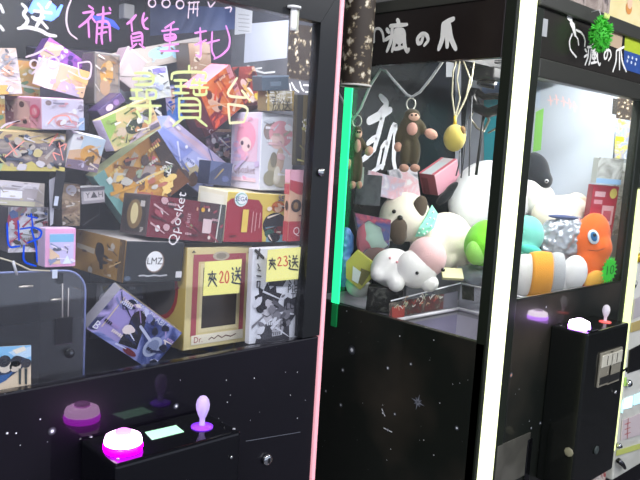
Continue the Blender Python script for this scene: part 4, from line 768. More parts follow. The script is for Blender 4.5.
carton('sunset', 'card_pack', 'small white and sunset coloured pack standing left of the tilted orange box', 'card pack', {'F':0xE0C4A8,'O':0xE8E8F0}, {
 'F':[('r',0,.5,1,1,0xCFE0EC),('p',[(0,.3),(0,1),(.32,1),(.3,.5)],0xF4F2F2),('p',[(0,.2),(.0,.5),(.4,.62),(1,.5),(1,.2)],0xE6BE9A),('e',.62,.5,.28,.26,0xEBB05E),('r',0,0,1,.26,0x8F7C8E),('e',.66,.3,.14,.14,0x7A6448),('e',.74,.42,.05,.07,0x6A5848),('e',.5,.14,.04,.07,0xD8CFE0),('b',8,(0xF0E0D0,0x9A7A60,0xE0A050,0xB9A8C0,),12,(0.04, 0.06, 0.96, 0.94))]})
carton('green_tilt', 'figure_box', 'green and tan tilted box with a lavender end, above the tilted orange box', 'figure box', {'F':0xB2B47A,'L':0xD6CBEA,'T':0xC9BC8A,'O':0xB8AE96}, {
 'F':[('r',0,0,1,1,art([0x8CAA50,0xB9B878,0xD8B888,0xC4A870],9,4,.3)),('p',[(0,.35),(0,1),(.3,1),(.2,.6)],0x96B45A),('e',.52,.4,.18,.2,0x3E4438),('r',.66,.4,.82,.7,0xB4B0BC),('p',[(.3,.0),(.95,.12),(1,.3),(.4,.16)],0xC6B2BE),('e',.25,.42,.1,.14,0xC8B29A),('e',.84,.62,.09,.1,0x5A5448),('r',.7,.08,.98,.22,0x6A5E70),('b',9,(0x5A6A3A,0xE0CCA0,0xC0885A,0x3A3E38,0xE6E2D6,0x8A9A5A,),38,(0.04, 0.06, 0.96, 0.94))],
 'L':[('r',.1,.1,.9,.5,0xE2DCF2)]})
carton('lavender', 'figure_box', 'large lavender blue box leaning diagonally behind the long maroon box', 'figure box', {'F':0xAEB6E4,'T':0xCDBFE0,'O':0x9AA2D0}, {
 'F':[('r',.0,.74,1,1,0xC9BEE2),('p',[(.1,.84),(.5,.94),(.98,.84),(.9,.78)],0xDCC2D6),('p',[(0,.02),(0,.7),(.5,.72),(.36,.0)],0x8E9AD8),('p',[(0,0),(.0,.42),(.12,.34),(.36,.0)],0x4E567A),('e',.62,.3,.13,.2,0xCDBF98),('e',.7,.18,.07,.18,0x6A5244),('e',.56,.14,.07,.1,0x5E4E50),('e',.4,.68,.022,.04,0xF2F4FF),('s',[(.05,.94),(.2,.9)],.006,0xF2EAF2),('s',[(.16,.2),(.3,.04)],.006,0xD9D6EA),('b',10,(0xD6DAF4,0x8A94CC,0xE2D0E2,0x6A74A8,),20,(0.04, 0.06, 0.96, 0.94))]})
carton('orange_red', 'figure_box', 'bright orange box with maroon corner below the violet writing', 'figure box', {'F':0xD86432,'T':0xE48A9A,'O':0x8A2A2C}, {
 'F':[('r',0,0,1,1,art([0xC84A26,0xE0703A,0xF08A48,0xD0542C],12,2,.25)),('p',[(0,0),(.5,0),(.22,.36),(0,.34)],0x8E2430),('e',.26,.52,.13,.26,0xEBBDA2,.25),('e',.36,.36,.06,.08,0x3A2A28),('e',.2,.74,.08,.1,0x6A2A28),('s',[(.5,.9),(.62,.3)],.003,0xF2A070),('s',[(.6,.95),(.72,.4)],.003,0xB84020),('r',.86,.2,1,1,0xE89AA0),('b',11,(0xF0A060,0xA82A22,0xF2C8A8,0x7A1E24,0xE85A30,),26,(0.04, 0.06, 0.96, 0.94))]})
carton('maroon_top', 'figure_box', 'dark red box with a gold corner tucked behind the bright orange box', 'figure box', {'F':0x8A3A34,'O':0x5A2A28}, {
 'F':[('r',0,0,1,1,art([0x6A2A2A,0x9A403A,0x7A3230],10,8,.3)),('r',0,0,1,.1,0x4A1A1E),('e',.28,.56,.14,.12,0xCBA6A0),('e',.42,.26,.14,.2,0xD8CFC8),('e',.72,.2,.16,.1,0xCDB23A),('p',[(0,.9),(.3,1),(.1,.7)],0x2A1E22),('b',12,(0xB85A50,0x4A1A1E,0xD8B8A8,0xC49A50,),20,(0.04, 0.06, 0.96, 0.94))]})
carton('posket_dark', 'figure_box', 'dark red box with slanting white lettering left of the bright orange box', 'figure box', {'F':0x6A2630,'O':0x4A1E28}, {
 'F':[('t','posket',.42,.5,.024,0xF2DCE6,-math.pi/2+.15),('s',[(.75,.2),(.8,.9)],.003,0x9A4A54)]})
carton('face_red', 'figure_box', 'narrow red and peach box at the right edge above the ink drawing box', 'figure box', {'F':0xCFA488,'L':0xC99A84,'O':0x8A4A44}, {
 'L':[('r',0,.82,1,1,0xDFA4B4),('r',0,0,1,.28,0xAE3A44),('r',0,.66,1,.8,0xB4404A),('e',.6,.5,.3,.07,0x3A2A28)],
 'F':[('r',0,.82,1,1,0xDFA4B4),('p',[(0,.72),(0,.86),(1,.8),(1,.64),(.4,.66)],0xB4404A),('r',0,0,1,.28,0xAE3A44),('e',.34,.5,.26,.09,0x3A2A28),('e',.32,.5,.12,.05,0x8A6A48),('t','Qp',.5,.14,.022,0xF0D8D8),('s',[(.5,.36),(.8,.36)],.003,0x8A4038)]})
carton('olive_slim', 'figure_box', 'slim dark olive box with a white squiggle at the right edge of the window', 'figure box', {'F':0x4A4426,'O':0x3A3420}, {
 'F':[('r',0,0,.3,1,0x2E2A22),('r',.3,0,.6,1,0x6A5A30),('r',.6,.3,1,1,0x8A842E),('r',.6,0,1,.3,0x5A5228),('s',[(.3,.62),(.4,.66),(.36,.54),(.5,.6),(.46,.48),(.62,.56)],.004,0xE6E2DA),('s',[(.52,.66),(.56,.46)],.004,0xE6E2DA),('b',33,(0x8A8440,0x2A2618,0xB0A860,0x5A4A2A,),14,(0.04, 0.06, 0.96, 0.94))]})
carton('cream_text', 'figure_box', 'cream box with black lettering above the white and lavender box', 'figure box', {'F':0xB9AA84,'O':0x8A7C5A}, {
 'F':[('r',0,.86,1,1,0xD8CFB4),('t','海賊王',.5,.62,.026,0xF2EEE6),('t','放送',.52,.24,.024,0x2A2622),('r',0,0,.08,1,0xC8A85A),('r',.92,0,1,1,0xC8A85A),('b',32,(0xD8CCA8,0x8A7A50,0x3A342A,),10,(0.04, 0.06, 0.96, 0.94))]})
carton('purple_small', 'card_pack', 'small dark violet pack under the window box with the orange print', 'card pack', {'F':0x554272,'O':0x3E3058}, {'F':[('e',.4,.5,.14,.3,0xC9B4D2),('e',.68,.5,.1,.3,0x8A6AA8)]})
carton('navy_small', 'card_pack', 'small navy pack with a gold streak left of the white and lavender box', 'card pack', {'F':0x3E4664,'O':0x2A3048}, {'F':[('p',[(.2,.2),(.3,.3),(.62,.7),(.56,.74)],0xA8925A),('p',[(0,.5),(0,1),(.6,1)],0x59648A),('e',.7,.3,.16,.14,0x55608A)]})
carton('navy_busy', 'figure_box', 'dark navy box with small coloured spots below the bright orange box', 'figure box', {'F':0x3A3848,'T':0xB08A78,'O':0x4A3A40}, {'F':[('r',0,0,1,1,art([0x22222E,0x3E3C50,0x8A6A80,0xC8BFD0],34,6,.3)),('e',.3,.6,.09,.1,0xE2DCE6),('e',.6,.62,.08,.1,0x6A4A8A),('e',.76,.3,.1,.12,0xB8B4C4),('e',.4,.28,.1,.12,0xC08A8A),('r',0,.9,1,1,0xB99484),('b',22,(0xE8E4EC,0x6A4A88,0xC8A0A0,0x1E1E2A,0x9A9CB0,),30,(0.04, 0.06, 0.96, 0.94))]})
r_, d_ = carton('fig_window', 'figure_box', 'grey window box showing an orange shape, above the green and tan box', 'figure box', {'F':0x8A8480,'L':0x5E5A5A,'T':0x9A9690,'O':0x6A6664}, {'F':[('r',.08,.05,.92,.95,art([0x8C8078,0xB09A84,0xA88A6A],9,3,.3)),('e',.46,.6,.26,.22,0xE2A848),('e',.56,.76,.14,.1,0xE9C27E),('e',.4,.34,.2,.16,0xC9A078),('e',.66,.7,.05,.04,0xF2E2C0),('b',21,(0xE8C890,0x7A6A60,0xF0E6DA,0xC08A40,),16,(0.04, 0.06, 0.96, 0.94))]})
window(r_, d_, 'F', .06,.04,.94,.96, clear((.95,.95,.96), .04, .10))['label'] = 'clear window'
carton('peach', 'figure_box', 'peach and white box lying slanted on the pink lidded box', 'figure box', {'F':0xEEC2A2,'L':0xF4F2F4,'T':0xF0D0B0,'O':0xE8CDB8}, {'F':[('p',[(0,0),(0,1),(.26,1),(.2,0)],0xF6F4F6),('e',.12,.8,.08,.12,0xE0D4EC),('p',[(.3,0),(.4,.45),(.8,.3),(.9,0)],0xC9B8D4),('p',[(.6,.6),(.7,1),(1,1),(1,.5)],0xEDBE7C),('e',.92,.2,.02,.03,0x5A4A50),('b',19,(0xF8E8DC,0xE6B088,0xC8B0DC,0xF2D49A,),16,(0.04, 0.06, 0.96, 0.94))]})
carton('purple_tilt', 'figure_box', 'violet and purple box at the top left of the heap below the thick white character', 'figure box', {'F':0x8A52B4,'T':0xB468C8,'O':0x6A3E90}, {'F':[('r',0,0,1,1,art([0x5E3A88,0x8A50B8,0xB86CCC,0x9A60C0],11,10,.25)),('p',[(0,.2),(0,.8),(.3,1),(.34,.6),(.16,.1)],0xC9B09A),('e',.4,.9,.05,.08,0xF0D8F4),('s',[(.1,.6),(.3,.9)],.008,0xE9CFAE),('s',[(.3,.1),(.42,.7)],.006,0xB89AD8),('b',20,(0xD89AE0,0x4A2A78,0xE8D0F0,0x7A48B0,),22,(0.04, 0.06, 0.96, 0.94))]})
carton('grey_print', 'figure_box', 'grey and beige box with faint print at the left edge, above the pink lidded box', 'figure box', {'F':0xB6ACAC,'T':0xC9C6CA,'O':0x8A8288}, {'F':[('r',0,0,1,1,art([0x9A9094,0xC6BFC2,0xBFA898,0xD8D4D8],12,12,.3)),('e',.5,.8,.2,.08,0x8A8C92),('e',.5,.5,.28,.12,0xC49A84),('r',0,0,.4,.2,0xE0A860),('b',17,(0x8A8C94,0xE6E2E6,0xC49A80,0x6A686E,),24,(0.04, 0.06, 0.96, 0.94))]})
carton('pale_tri', 'card_pack', 'pale pinkish pack standing on its corner right of the window box with the orange print', 'card pack', {'F':0xC2B4B4,'O':0xB09AA4}, {'F':[('s',[(.02,.02),(.02,.98)],.004,0xE8C8DA),('s',[(.02,.98),(.98,.98)],.004,0xD8CCD0),('p',[(.2,.1),(.3,.6),(.8,.4)],0xCDC2BE)]})
carton('white_colour', 'figure_box', 'white box with pale blue and lime tints behind the lime yellow writing', 'figure box', {'F':0xDFE4E8,'O':0xC9CCD8}, {'F':[('r',0,0,1,1,art([0xE4E8EE,0xD0D8E8,0xE2E4CC,0xC8C4E4],9,14,.3)),('p',[(.62,.8),(.95,.8),(.95,.98),(.62,.98)],0x8A80D8),('s',[(.3,.4),(.5,.4)],.003,0x8A8A88),('s',[(.32,.3),(.46,.28)],.003,0x9A9A90),('b',18,(0xB8C4E0,0xF6F6F6,0xD6DC9A,0xA8A0DC,0x8A8C90,),28,(0.04, 0.06, 0.96, 0.94))]})
carton('blue_piece', 'figure_box', 'blue and skin toned box seen between the lime yellow characters', 'figure box', {'F':0x5A88D8,'O':0x46609A}, {'F':[('p',[(0,.3),(0,1),(.5,1),(.4,.5)],0xC6BCE4),('p',[(.3,.9),(.5,.95),(.45,.4),(.25,.2)],0xD8B0A4),('p',[(.45,0),(.45,.4),(1,.3),(1,0)],0x3E78E0),('e',.8,.7,.14,.14,0x2A3038),('b',23,(0x2A5AC8,0xB8C8F0,0x2A2A34,0xE0C8C0,),18,(0.04, 0.06, 0.96, 0.94))]})
carton('silver_text', 'figure_box', 'small silver grey box with dark letters above the gold and black box', 'figure box', {'F':0x9A9498,'T':0xE4E2E6,'O':0x5A5458}, {'F':[('r',.1,.2,.95,.75,0xC2BABC),('t','Y▲H',.55,.5,.014,0x4A4448),('r',0,.8,1,1,0x6A666C)]})
carton('brown_grey', 'figure_box', 'brown streaky box standing right of the white tagged clip', 'figure box', {'F':0x6A5648,'O':0x4A3E38}, {'F':[('r',0,0,1,1,art([0x3E342E,0x7A6250,0xA08A70,0x54463C],26,15,.35)),('e',.5,.86,.3,.12,0xB9B4BC),('b',25,(0xB09A84,0x2E2620,0x8A7260,0xC9C0B8,),26,(0.04, 0.06, 0.96, 0.94))]})
r_, d_ = carton('grey_clear', 'figure_box', 'smoky grey window box behind the tilted blue box', 'figure box', {'F':0x5A585C,'O':0x4A484C}, {'F':[('r',.0,.0,1,1,art([0x3E3C40,0x6A686C,0x85827E],8,16,.3)),('e',.14,.7,.1,.12,0xBDBAC4),('p',[(.72,.5),(.95,.3),(.9,.2)],0xA8BCC4),('p',[(.05,.8),(.22,1),(.3,1)],0x3A4C92),('b',26,(0x8A888C,0x2E2C30,0xA8A6A8,),18,(0.04, 0.06, 0.96, 0.94))]})
window(r_, d_, 'F', .05,.05,.95,.95, clear((.85,.86,.88), .05, .12))['label'] = 'smoky clear window'
carton('brown_up', 'figure_box', 'upright tan and brown box behind the violet writing near the blue banner', 'figure box', {'F':0xA88A74,'O':0x6A5A50}, {'F':[('r',0,0,1,1,art([0x8A6A54,0xB89A84,0xCDB8A8],9,17,.3)),('b',29,(0xD8C8B4,0x6A5244,0xA88A70,),16,(0.04, 0.06, 0.96, 0.94))]})
carton('beige_plank', 'figure_box', 'long beige box with a pale blue patch across the top of the heap', 'figure box', {'F':0xA89C90,'O':0x8A8078}, {'F':[('r',0,0,1,1,art([0x9A8E84,0xB9AEA4,0xA8A09C],6,18,.3)),('e',.52,.6,.16,.3,0xA6D4E8),('e',.72,.35,.1,.25,0xA8D2E2),('e',.06,.5,.05,.4,0x6A4C50),('b',27,(0xC9C0B4,0x7A7268,0xB0D4E0,),20,(0.04, 0.06, 0.96, 0.94))]})
carton('white_black_diag', 'figure_box', 'black and white box behind the first lime yellow character', 'figure box', {'F':0x3A3A3C,'O':0x2A2A2C}, {'F':[('s',[(.1,.9),(.5,.6),(.2,.3)],.006,0xE6E6E2),('s',[(.5,.9),(.9,.5)],.006,0xDCDCD8),('e',.6,.3,.18,.14,0xB9B9B4),('b',30,(0xE8E8E4,0x1A1A1C,0x9A9A98,),22,(0.04, 0.06, 0.96, 0.94))]})
carton('teal_grey', 'figure_box', 'slate blue box above the cream lettered box near the white paper sheet', 'figure box', {'F':0x55626E,'T':0x9AA4B0,'O':0x46505A}, {'F':[('r',.3,.3,.7,.6,0x74838F),('r',0,.88,1,1,0x8A97A6)]})
r_, d_ = carton('colour_low', 'figure_box', 'olive and blue box behind the beige window box', 'figure box', {'F':0x8A7A4A,'O':0x6A6040}, {'F':[('r',0,0,1,.16,art([0x3C4C7A,0x8A7A4A,0x5A6A9A],14,19,.3)),('b',37,(0xA8986A,0x5A5236,0x46588A,),16,(0.04, 0.06, 0.96, 0.94))]})
carton('back_dark', 'figure_box', 'black box behind the sunset coloured pack', 'figure box', {'F':0x262428,'O':0x1E1C20}, {'F':[('s',[(.1,.55),(.9,.57)],.003,0x8A9A8A),('b',34,(0x3A383E,0x5A585E,),10,(0.04, 0.06, 0.96, 0.94))]})
carton('back_busy', 'figure_box', 'multicoloured white and red box behind the blue scribble', 'figure box', {'F':0xA8A2A8,'O':0x77707A}, {'F':[('r',0,0,1,1,art([0x5A5058,0xC9C4CC,0xE6E4EC,0xA86A7A,0x8A8A7A],22,20,.3)),('e',.1,.7,.12,.2,0xC0486A),('e',.4,.5,.18,.16,0xE8E8EE),('b',24,(0xE8E6EC,0x3A343C,0xB84A62,0x9A9A94,0x5A70A8,),36,(0.04, 0.06, 0.96, 0.94))]})
carton('back_left', 'figure_box', 'lime and orange box at the left edge behind the pink lidded box', 'figure box', {'F':0xA89A88,'O':0x77706A}, {'F':[('r',0,0,1,1,art([0xC0B48A,0x8FB48A,0xE0A860,0xB0A4A0],8,21,.3)),('b',28,(0xE8D0A0,0x7A9A7A,0xC07A48,0xE6E2DC,),24,(0.04, 0.06, 0.96, 0.94))]})
carton('back_mid', 'figure_box', 'brown and grey box deep in the middle of the heap', 'figure box', {'F':0x4A4444,'O':0x3A3636}, {'F':[('r',0,0,1,1,art([0x2E2A2C,0x5E5654,0x7A6E6A],10,22,.3)),('b',35,(0x7A6E68,0x2A2628,0x9A8E86,),24,(0.04, 0.06, 0.96, 0.94))]})
carton('back_low', 'figure_box', 'dark grey box at the back behind the gold and black box', 'figure box', {'F':0x3E3C42,'O':0x323036}, {'F':[('r',0,0,1,1,art([0x302E34,0x4A484E,0x5E5C60],8,24,.3)),('b',36,(0x6A686E,0x28262A,),14,(0.04, 0.06, 0.96, 0.94))]})
carton('back_topleft', 'figure_box', 'dark violet box at the back behind the violet and purple box', 'figure box', {'F':0x3A3444,'O':0x2E2A36}, {'F':[('r',0,0,1,1,art([0x2A2830,0x4A4254,0x3A3640],8,25,.3))]})

# --- price notes stuck inside the glass
def note(label, q, chars):
    mb = MB(); o = lambda x, y: atY(x, y, YF+.0095); n = nY
    a = [o(*p) for p in q]; b = [v+Vector((0,.0008,0)) for v in a]
    mb.add(a+b, [(0,3,2,1),(4,5,6,7),(0,1,5,4),(1,2,6,5),(2,3,7,6),(3,0,4,7)], mat(0xF1EA8C, .7))
    root = tag(mb.build('sticky_note'), label, 'sticky note', 'yellow price notes on the left machine')
    tb = MB()
    for key, rc, wd, c in chars: write_px(tb, key, rc, wd, mat(c,.6), o, n, .0004)
    tb.build('handwriting', root)
note('yellow note handwritten with the number 20 on the beige window box', [(205,262),(242,259),(239,293),(203,296)], [('jia',(207,271,217,287),.0026,0x1E2A40),('2',(219,271,224,283),.0026,0xD0492A),('0',(224.5,271,229,283),.0026,0xD0492A),('song',(231,267,241,284),.0026,0x1E2A40)])
note('yellow note handwritten with the number 23 on the ink drawing box', [(268,250),(301,247),(298,279),(266,282)], [('jia',(268,258,276,270),.0026,0x2A2420),('2',(277,257,282,266),.0026,0xD0492A),('3',(283,256,288,266),.0026,0xD0492A),('song',(288,255,298,270),.0026,0x2A2420)])
# --- clear prize chute of machine A, lower left
chm = clear((.94,.945,.96), .055, .09)
t = thing('prize_chute', (.40,1.1,Z(-.46)), 'clear acrylic prize chute box with rounded top at the lower left behind the glass', 'prize chute')
ca = MB(); xr = atY(85,330,1.03).x; zt = atY(75,270,1.03).z; pr = [(AX0+.03,Z(-.458)),(xr,Z(-.458)),(xr,zt-.035)]+[(xr-.035+.035*math.cos(a*math.pi/12),zt-.035+.035*math.sin(a*math.pi/12)) for a in range(1,7)]+[(AX0+.03,zt+.012)]
ca.add([(x,1.03,z) for x,z in pr]+[(x,1.033,z) for x,z in pr], [tuple(range(len(pr))), tuple(range(len(pr)*2-1,len(pr)-1,-1))]+[(i,len(pr)+i,len(pr)+(i+1)%len(pr),(i+1)%len(pr)) for i in range(len(pr))], chm); ca.build('front_sheet', t)
sd_ = MB(); sd_.box((xr-.003,1.033,Z(-.458)),(xr,1.2,zt-.035), chm); sd_.build('side_sheet', t)
eg = MB(); eg.tube([Vector((x,1.0315,z)) for x,z in pr[1:]], .0016, mat(0x7C86B4,.3), 6); eg.tube([Vector((AX0+.03,1.0315,Z(-.457))),Vector((xr,1.0315,Z(-.457)))], .002, mat(0x8A8A90,.3), 6); eg.build('edge', t)
cY2 = lambda x, y: atY(x, y, 1.0285)
def seg(name, a, b, r, c, metal=0.):
    mb = MB(); mb.tube([cY2(*a), cY2(*b)], r, mat(c,.3,metal), 8); return mb.build(name, t)
seg('metal_pin', (19,287), (33,286), .0016, 0xC9C0B4, .6); seg('metal_pin', (51,300), (61,299), .0016, 0xC9C0B4, .6)
seg('rod', (62.5,279), (62.5,320), .001, 0xAFA8A4); seg('rod', (68.5,288), (68,322), .0009, 0xAFA8A4); seg('wire', (13,261), (17,275), .002, 0xC6C4C8)
mb = MB(); mb.tube([cY2(0,258),cY2(13,262),cY2(30,270),cY2(50,271)], .0012, mat(0xC2B8A0,.3), 6); mb.build('wire', t)
mb = MB(); a = cY2(52,270); b = cY2(57,278); mb.box((a.x,1.027,b.z),(b.x,1.0285,a.z), PAPER); mb.build('sticker', t)['label'] = 'small white sticker'
mb = MB(); a = cY2(57,273); b = cY2(62.5,283); mb.box((a.x,1.026,b.z),(b.x,1.0285,a.z), BLACK); mb.build('hinge', t)
mb = MB(); mb.lathe(cY2(69,353), [(.0075,0),(.0075,-.004),(.004,-.005)], BLACK, (0,1,0), 14); mb.disc(cY2(70,352)+nY*.006, .0025, CHROME, nY); mb.build('lock', t)
mb = MB(); a = cY2(55,318); b = cY2(72,343); mb.rbox((a.x,1.027,b.z),(b.x,1.0295,a.z), mat(0x1C1B1E,.3), .004); mb.build('bracket', t)
# generic holiday picture card in the corner
mb = MB(); o = lambda x, y: atY(x, y, 1.0225); q = [(-6,347),(31,345),(31,385.5),(-6,393)]
a = [o(*p) for p in q]; b = [v+Vector((0,.001,0)) for v in a]
mb.add(a+b, [(0,3,2,1),(4,5,6,7),(0,1,5,4),(1,2,6,5),(2,3,7,6),(3,0,4,7)], mat(0xD8C4A8,.5))
def pp(pts, c, k): mb.poly([o(*p)+nY*(.0004+.0002*k) for p in pts], mat(c,.5))
pp([(-6,347),(31,345),(31,362),(-6,364)], 0x7EB6DC, 0); pp([(8,352),(31,346),(31,356),(20,360)], 0xB8D4E6, 1); pp([(12,350),(24,346),(26,350),(16,354)], 0xE4DCC8, 2)
pp([(-6,366),(8,360),(20,356),(28,359),(22,368),(8,378),(-6,382)], 0x26344E, 3); pp([(-6,376),(8,374),(14,370),(6,380),(-6,386)], 0x2C5A94, 4)
for (x,y,rr,c) in ((5,366,.010,0xCFC4B4),(15,366,.0085,0xC9BCAA),(26,363,.007,0x2A2A30),(4,361,.009,0x24242C),(16,361,.0085,0x24242C)): mb.disc(o(x,y)+nY*.0016, rr, mat(c,.5), nY, 12)
for x in (18,24): pp([(x,368),(x+3,368),(x+2.5,384),(x+.5,384)], 0x2E3A3C, 6)
tag(mb.build('picture_card'), 'small picture card with blue sky at the lower left corner of the left window', 'picture card')
# white tagged black clip above the chute
mb = MB(); mb.add([atY(x,y,1.045) for x,y in [(56,170),(66,172),(60,210),(52,208)]]+[atY(x,y,1.049) for x,y in [(56,170),(66,172),(60,210),(52,208)]], [(0,3,2,1),(4,5,6,7),(0,1,5,4),(1,2,6,5),(2,3,7,6),(3,0,4,7)], mat(0x201E22,.35))
root = tag(mb.build('clip'), 'black plastic clip with a white tag hanging left of the silver grey box', 'clip')
mb = MB(); mb.poly([atY(x,y,1.0445) for x,y in [(55,196),(59,196.5),(57.5,206),(53.5,205.5)]], PAPER); mb.build('tag', root)['label'] = 'white tag'
mb = MB(); mb.add([atY(x,y,1.052) for x,y in [(49,180),(57,176),(53,224),(50,226)]]+[atY(x,y,1.055) for x,y in [(49,180),(57,176),(53,224),(50,226)]], [(0,3,2,1),(4,5,6,7),(0,1,5,4),(1,2,6,5),(2,3,7,6),(3,0,4,7)], mat(0xB4B2BC,.2)); mb.build('strap', root)['label'] = 'pale grey strap'
mb = MB(); mb.rbox(atY(124,18,1.69), atY(135,5,1.69)+Vector((0,.03,0)), mat(0xE0DEDC,.6), .003); tag(mb.build('foam_block'), 'small white foam block at the top of the dark back panel beside the violet characters', 'foam block')
# ------------------------------------------------------------------ plush prizes and hanging things in machine B
GP = 'plush toys heaped in the middle machine'
RH = Vector((math.cos(YAW), -math.sin(YAW), 0)); FH = Vector((math.sin(YAW), math.cos(YAW), 0)); UP = Vector((0,0,1))
ROT = Matrix((RH, FH, UP)).transposed().to_quaternion()       # toys face the aisle corner
def plushmat(c, sc=260): return mat(c, .95, 0, 0, .15, 1, 0, .35, 0, .25, sc)
class Toy:
    """a soft toy: local x right, y away, z up; features measured in photo pixels from its middle"""
    def __init__(s, name, P, px, label, cat, group=GP):
        s.P = Vector(P); s.k = 1/ppm(P); s.px = px; s.root = thing(name, s.P, label, cat, group, ROT)
    def at(s, x, y, d=0.):
        W = CAM+ray(x, y)*((s.P-CAM).dot(_f)+d); return ROT.inverted() @ (W-s.P)
    def soft(s, name, balls, c, vox=.007, lab=None, rough=None, mt=None):
        """balls: (x, y, depth, rx, ry_depth, rz, roll) in px / m; welded into one smooth skin"""
        mb = MB(); mt = mt or plushmat(c)
        for b in balls:
            x, y, d, rx, rd, rz = b[:6]; rot = Matrix.Rotation(b[6], 3, 'Y') if len(b) > 6 else None
            mb.ball(s.at(x, y, d), (rx*s.k, rd, rz*s.k), mt, rot, 28, 18)
        o = mb.build(name, s.root, (0,0,0))
        if len(balls) > 1: weld(o, vox)
        if lab: o['label'] = lab
        return o
    def eye(s, x, y, r, d, c=0x121214, name='eye'):
        mb = MB(); mb.ball(s.at(x, y, d), r*s.k, mat(c, .2), None, 14, 10); return mb.build(name, s.root, (0,0,0))
def weld(o, vox):
    md = o.modifiers.new('skin', 'REMESH'); md.mode = 'VOXEL'; md.voxel_size = vox; md.use_smooth_shade = True
    sm = o.modifiers.new('soften', 'SMOOTH'); sm.iterations = 6; sm.factor = .5
    dg = bpy.context.evaluated_depsgraph_get(); dg.update()
    me = bpy.data.meshes.new_from_object(o.evaluated_get(dg)); o.modifiers.clear()
    old = o.data; mats = list(old.materials); o.data = me; me.name = o.name
    me.materials.clear()
    for m_ in mats: me.materials.append(m_)
    me.polygons.foreach_set('material_index', [0]*len(me.polygons)); me.polygons.foreach_set('use_smooth', [True]*len(me.polygons))
# --- pug
T = Toy('plush_dog', atX(428,236,1.97), (428,236), 'cream plush dog with a brown muzzle and mint dotted neckerchief', 'plush toy')
T.soft('body', [(446,238,.0,26,.075,26),(458,246,.02,20,.07,24),(432,246,-.01,22,.07,26),(449,258,-.03,8,.03,12),(405,217,-.05,25.5,.078,24.5),(392,228,-.085,12,.035,13)], 0xF2E9D8)
T.soft('muzzle', [(398,230,-.121,9,.018,12,.2),(399,236,-.118,8,.018,9)], 0x54493E, .005)
T.soft('ear', [(420,207,-.112,7,.012,11,.15)], 0x5A4E42); 
T.eye(394,211.5,2.0,-.118); T.eye(400,218,2.8,-.128,0x1A1816,'nose')
mb = MB(); bd = mat(0x8FDCC0,.8); c0 = T.at(424,222,-.122)
a = [T.at(415,237,-.112),T.at(419,228,-.126),T.at(427,216,-.122),T.at(432,205,-.09),T.at(438,214,-.09),T.at(434,228,-.11),T.at(424,236,-.115)]
b = [v+Vector((.003,.02,0)) for v in a]; n = len(a)
mb.add(a+b, [tuple(range(n)), tuple(range(2*n-1,n-1,-1))]+[(i,n+i,n+(i+1)%n,(i+1)%n) for i in range(n)], bd)
for x,y,d in ((419,233,-.117),(423,229,-.126),(427,224,-.126),(430,218,-.122),(433,212,-.108),(427,232,-.12),(431,226,-.118),(424,234,-.118),(434,219,-.112)): mb.ball(T.at(x,y,d-.002), .004, mat(0xE8FFF4,.7), None, 8, 6)
mb.build('neckerchief', T.root, (0,0,0))['label'] = 'mint dotted neckerchief'
# --- pink and white lying plush
T = Toy('plush_animal', atX(410,266,1.70), (410,266), 'white and pink plush animal lying on the black patterned box', 'plush toy')
T.soft('body', [(393,268,0,22,.06,20),(386,270,-.01,16,.05,15),(378,274,-.035,8,.03,8),(396,283,-.06,9,.03,9),(429,283,-.055,10,.03,9)], 0xF1EFEF)
T.soft('head', [(416,269,-.038,21,.055,19,.2)], 0xF3F0F0)
T.soft('hood', [(427,257,-.026,19,.066,20,-.35)], 0xEFC4C6, lab='pink hood')
T.eye(417,273,1.7,-.094); T.eye(443,270,2.0,-.062); T.eye(390,258,1.4,-.062,0xE9A9B0,'spot'); T.eye(397,262,1.4,-.064,0xE9A9B0,'spot')
# --- green plush ball
T = Toy('plush_ball', atX(484,244,2.0), (484,244), 'bright green round plush next to the lime corner light', 'plush toy')
T.soft('body', [(486,243,0,21,.075,24,.3),(482,246,-.01,18,.07,20)], 0x7CD83A); T.soft('belly', [(477,252,-.045,11,.03,13)], 0x9ADB6A)
# --- big white and black plush
T = Toy('plush_animal', atX(484,196,2.22), (484,196), 'big white plush with a black fin behind the plush dog', 'plush toy')
T.soft('body', [(488,196,0,36,.085,36),(476,204,-.01,28,.075,30),(505,196,.0,28,.085,36)], 0xF0F2F6, .01)
T.soft('fin', [(446,196,-.02,5,.025,13,.75),(452,189,-.02,5,.025,10,.75)], 0x24282C, lab='black fin')
# --- white head with a black cap, seen through the front window
T = Toy('plush_animal', atY(538,186,1.34), (538,186), 'white plush with a black cap behind the cream plush', 'plush toy')
T.soft('body', [(538,200,0,17,.06,18),(530,192,0,15,.06,16)], 0xEDEBE8, .009)
T.soft('cap', [(534,171,.0,15,.062,19,-.25),(541,180,-.01,11,.06,10)], 0x2A2D32, .008, 'black cap')
T.eye(546,181,2.6,-.06,0xDADCE0,'eye'); T.eye(546.5,181.5,1.2,-.072)
# --- cream plush
T = Toy('plush_animal', atY(554,216,1.24), (554,216), 'cream round plush behind the silver wrapped bag', 'plush toy')
T.soft('body', [(557,217,0,26,.065,22),(570,208,.0,18,.05,14)], 0xF0E3D2, .009); T.soft('ear', [(578,199,.0,9,.03,6,.3)], 0xEBD3BC)
# --- cyan plush
T = Toy('plush_animal', atY(526,236,1.24), (526,236), 'teal plush squeezed beside the lime corner light', 'plush toy')
T.soft('body', [(526,235,0,18,.05,20),(521,249,-.01,15,.04,12)], 0x79CDBE); T.soft('paw', [(531,250,-.045,11,.02,5,.2)], 0x52BFB0)
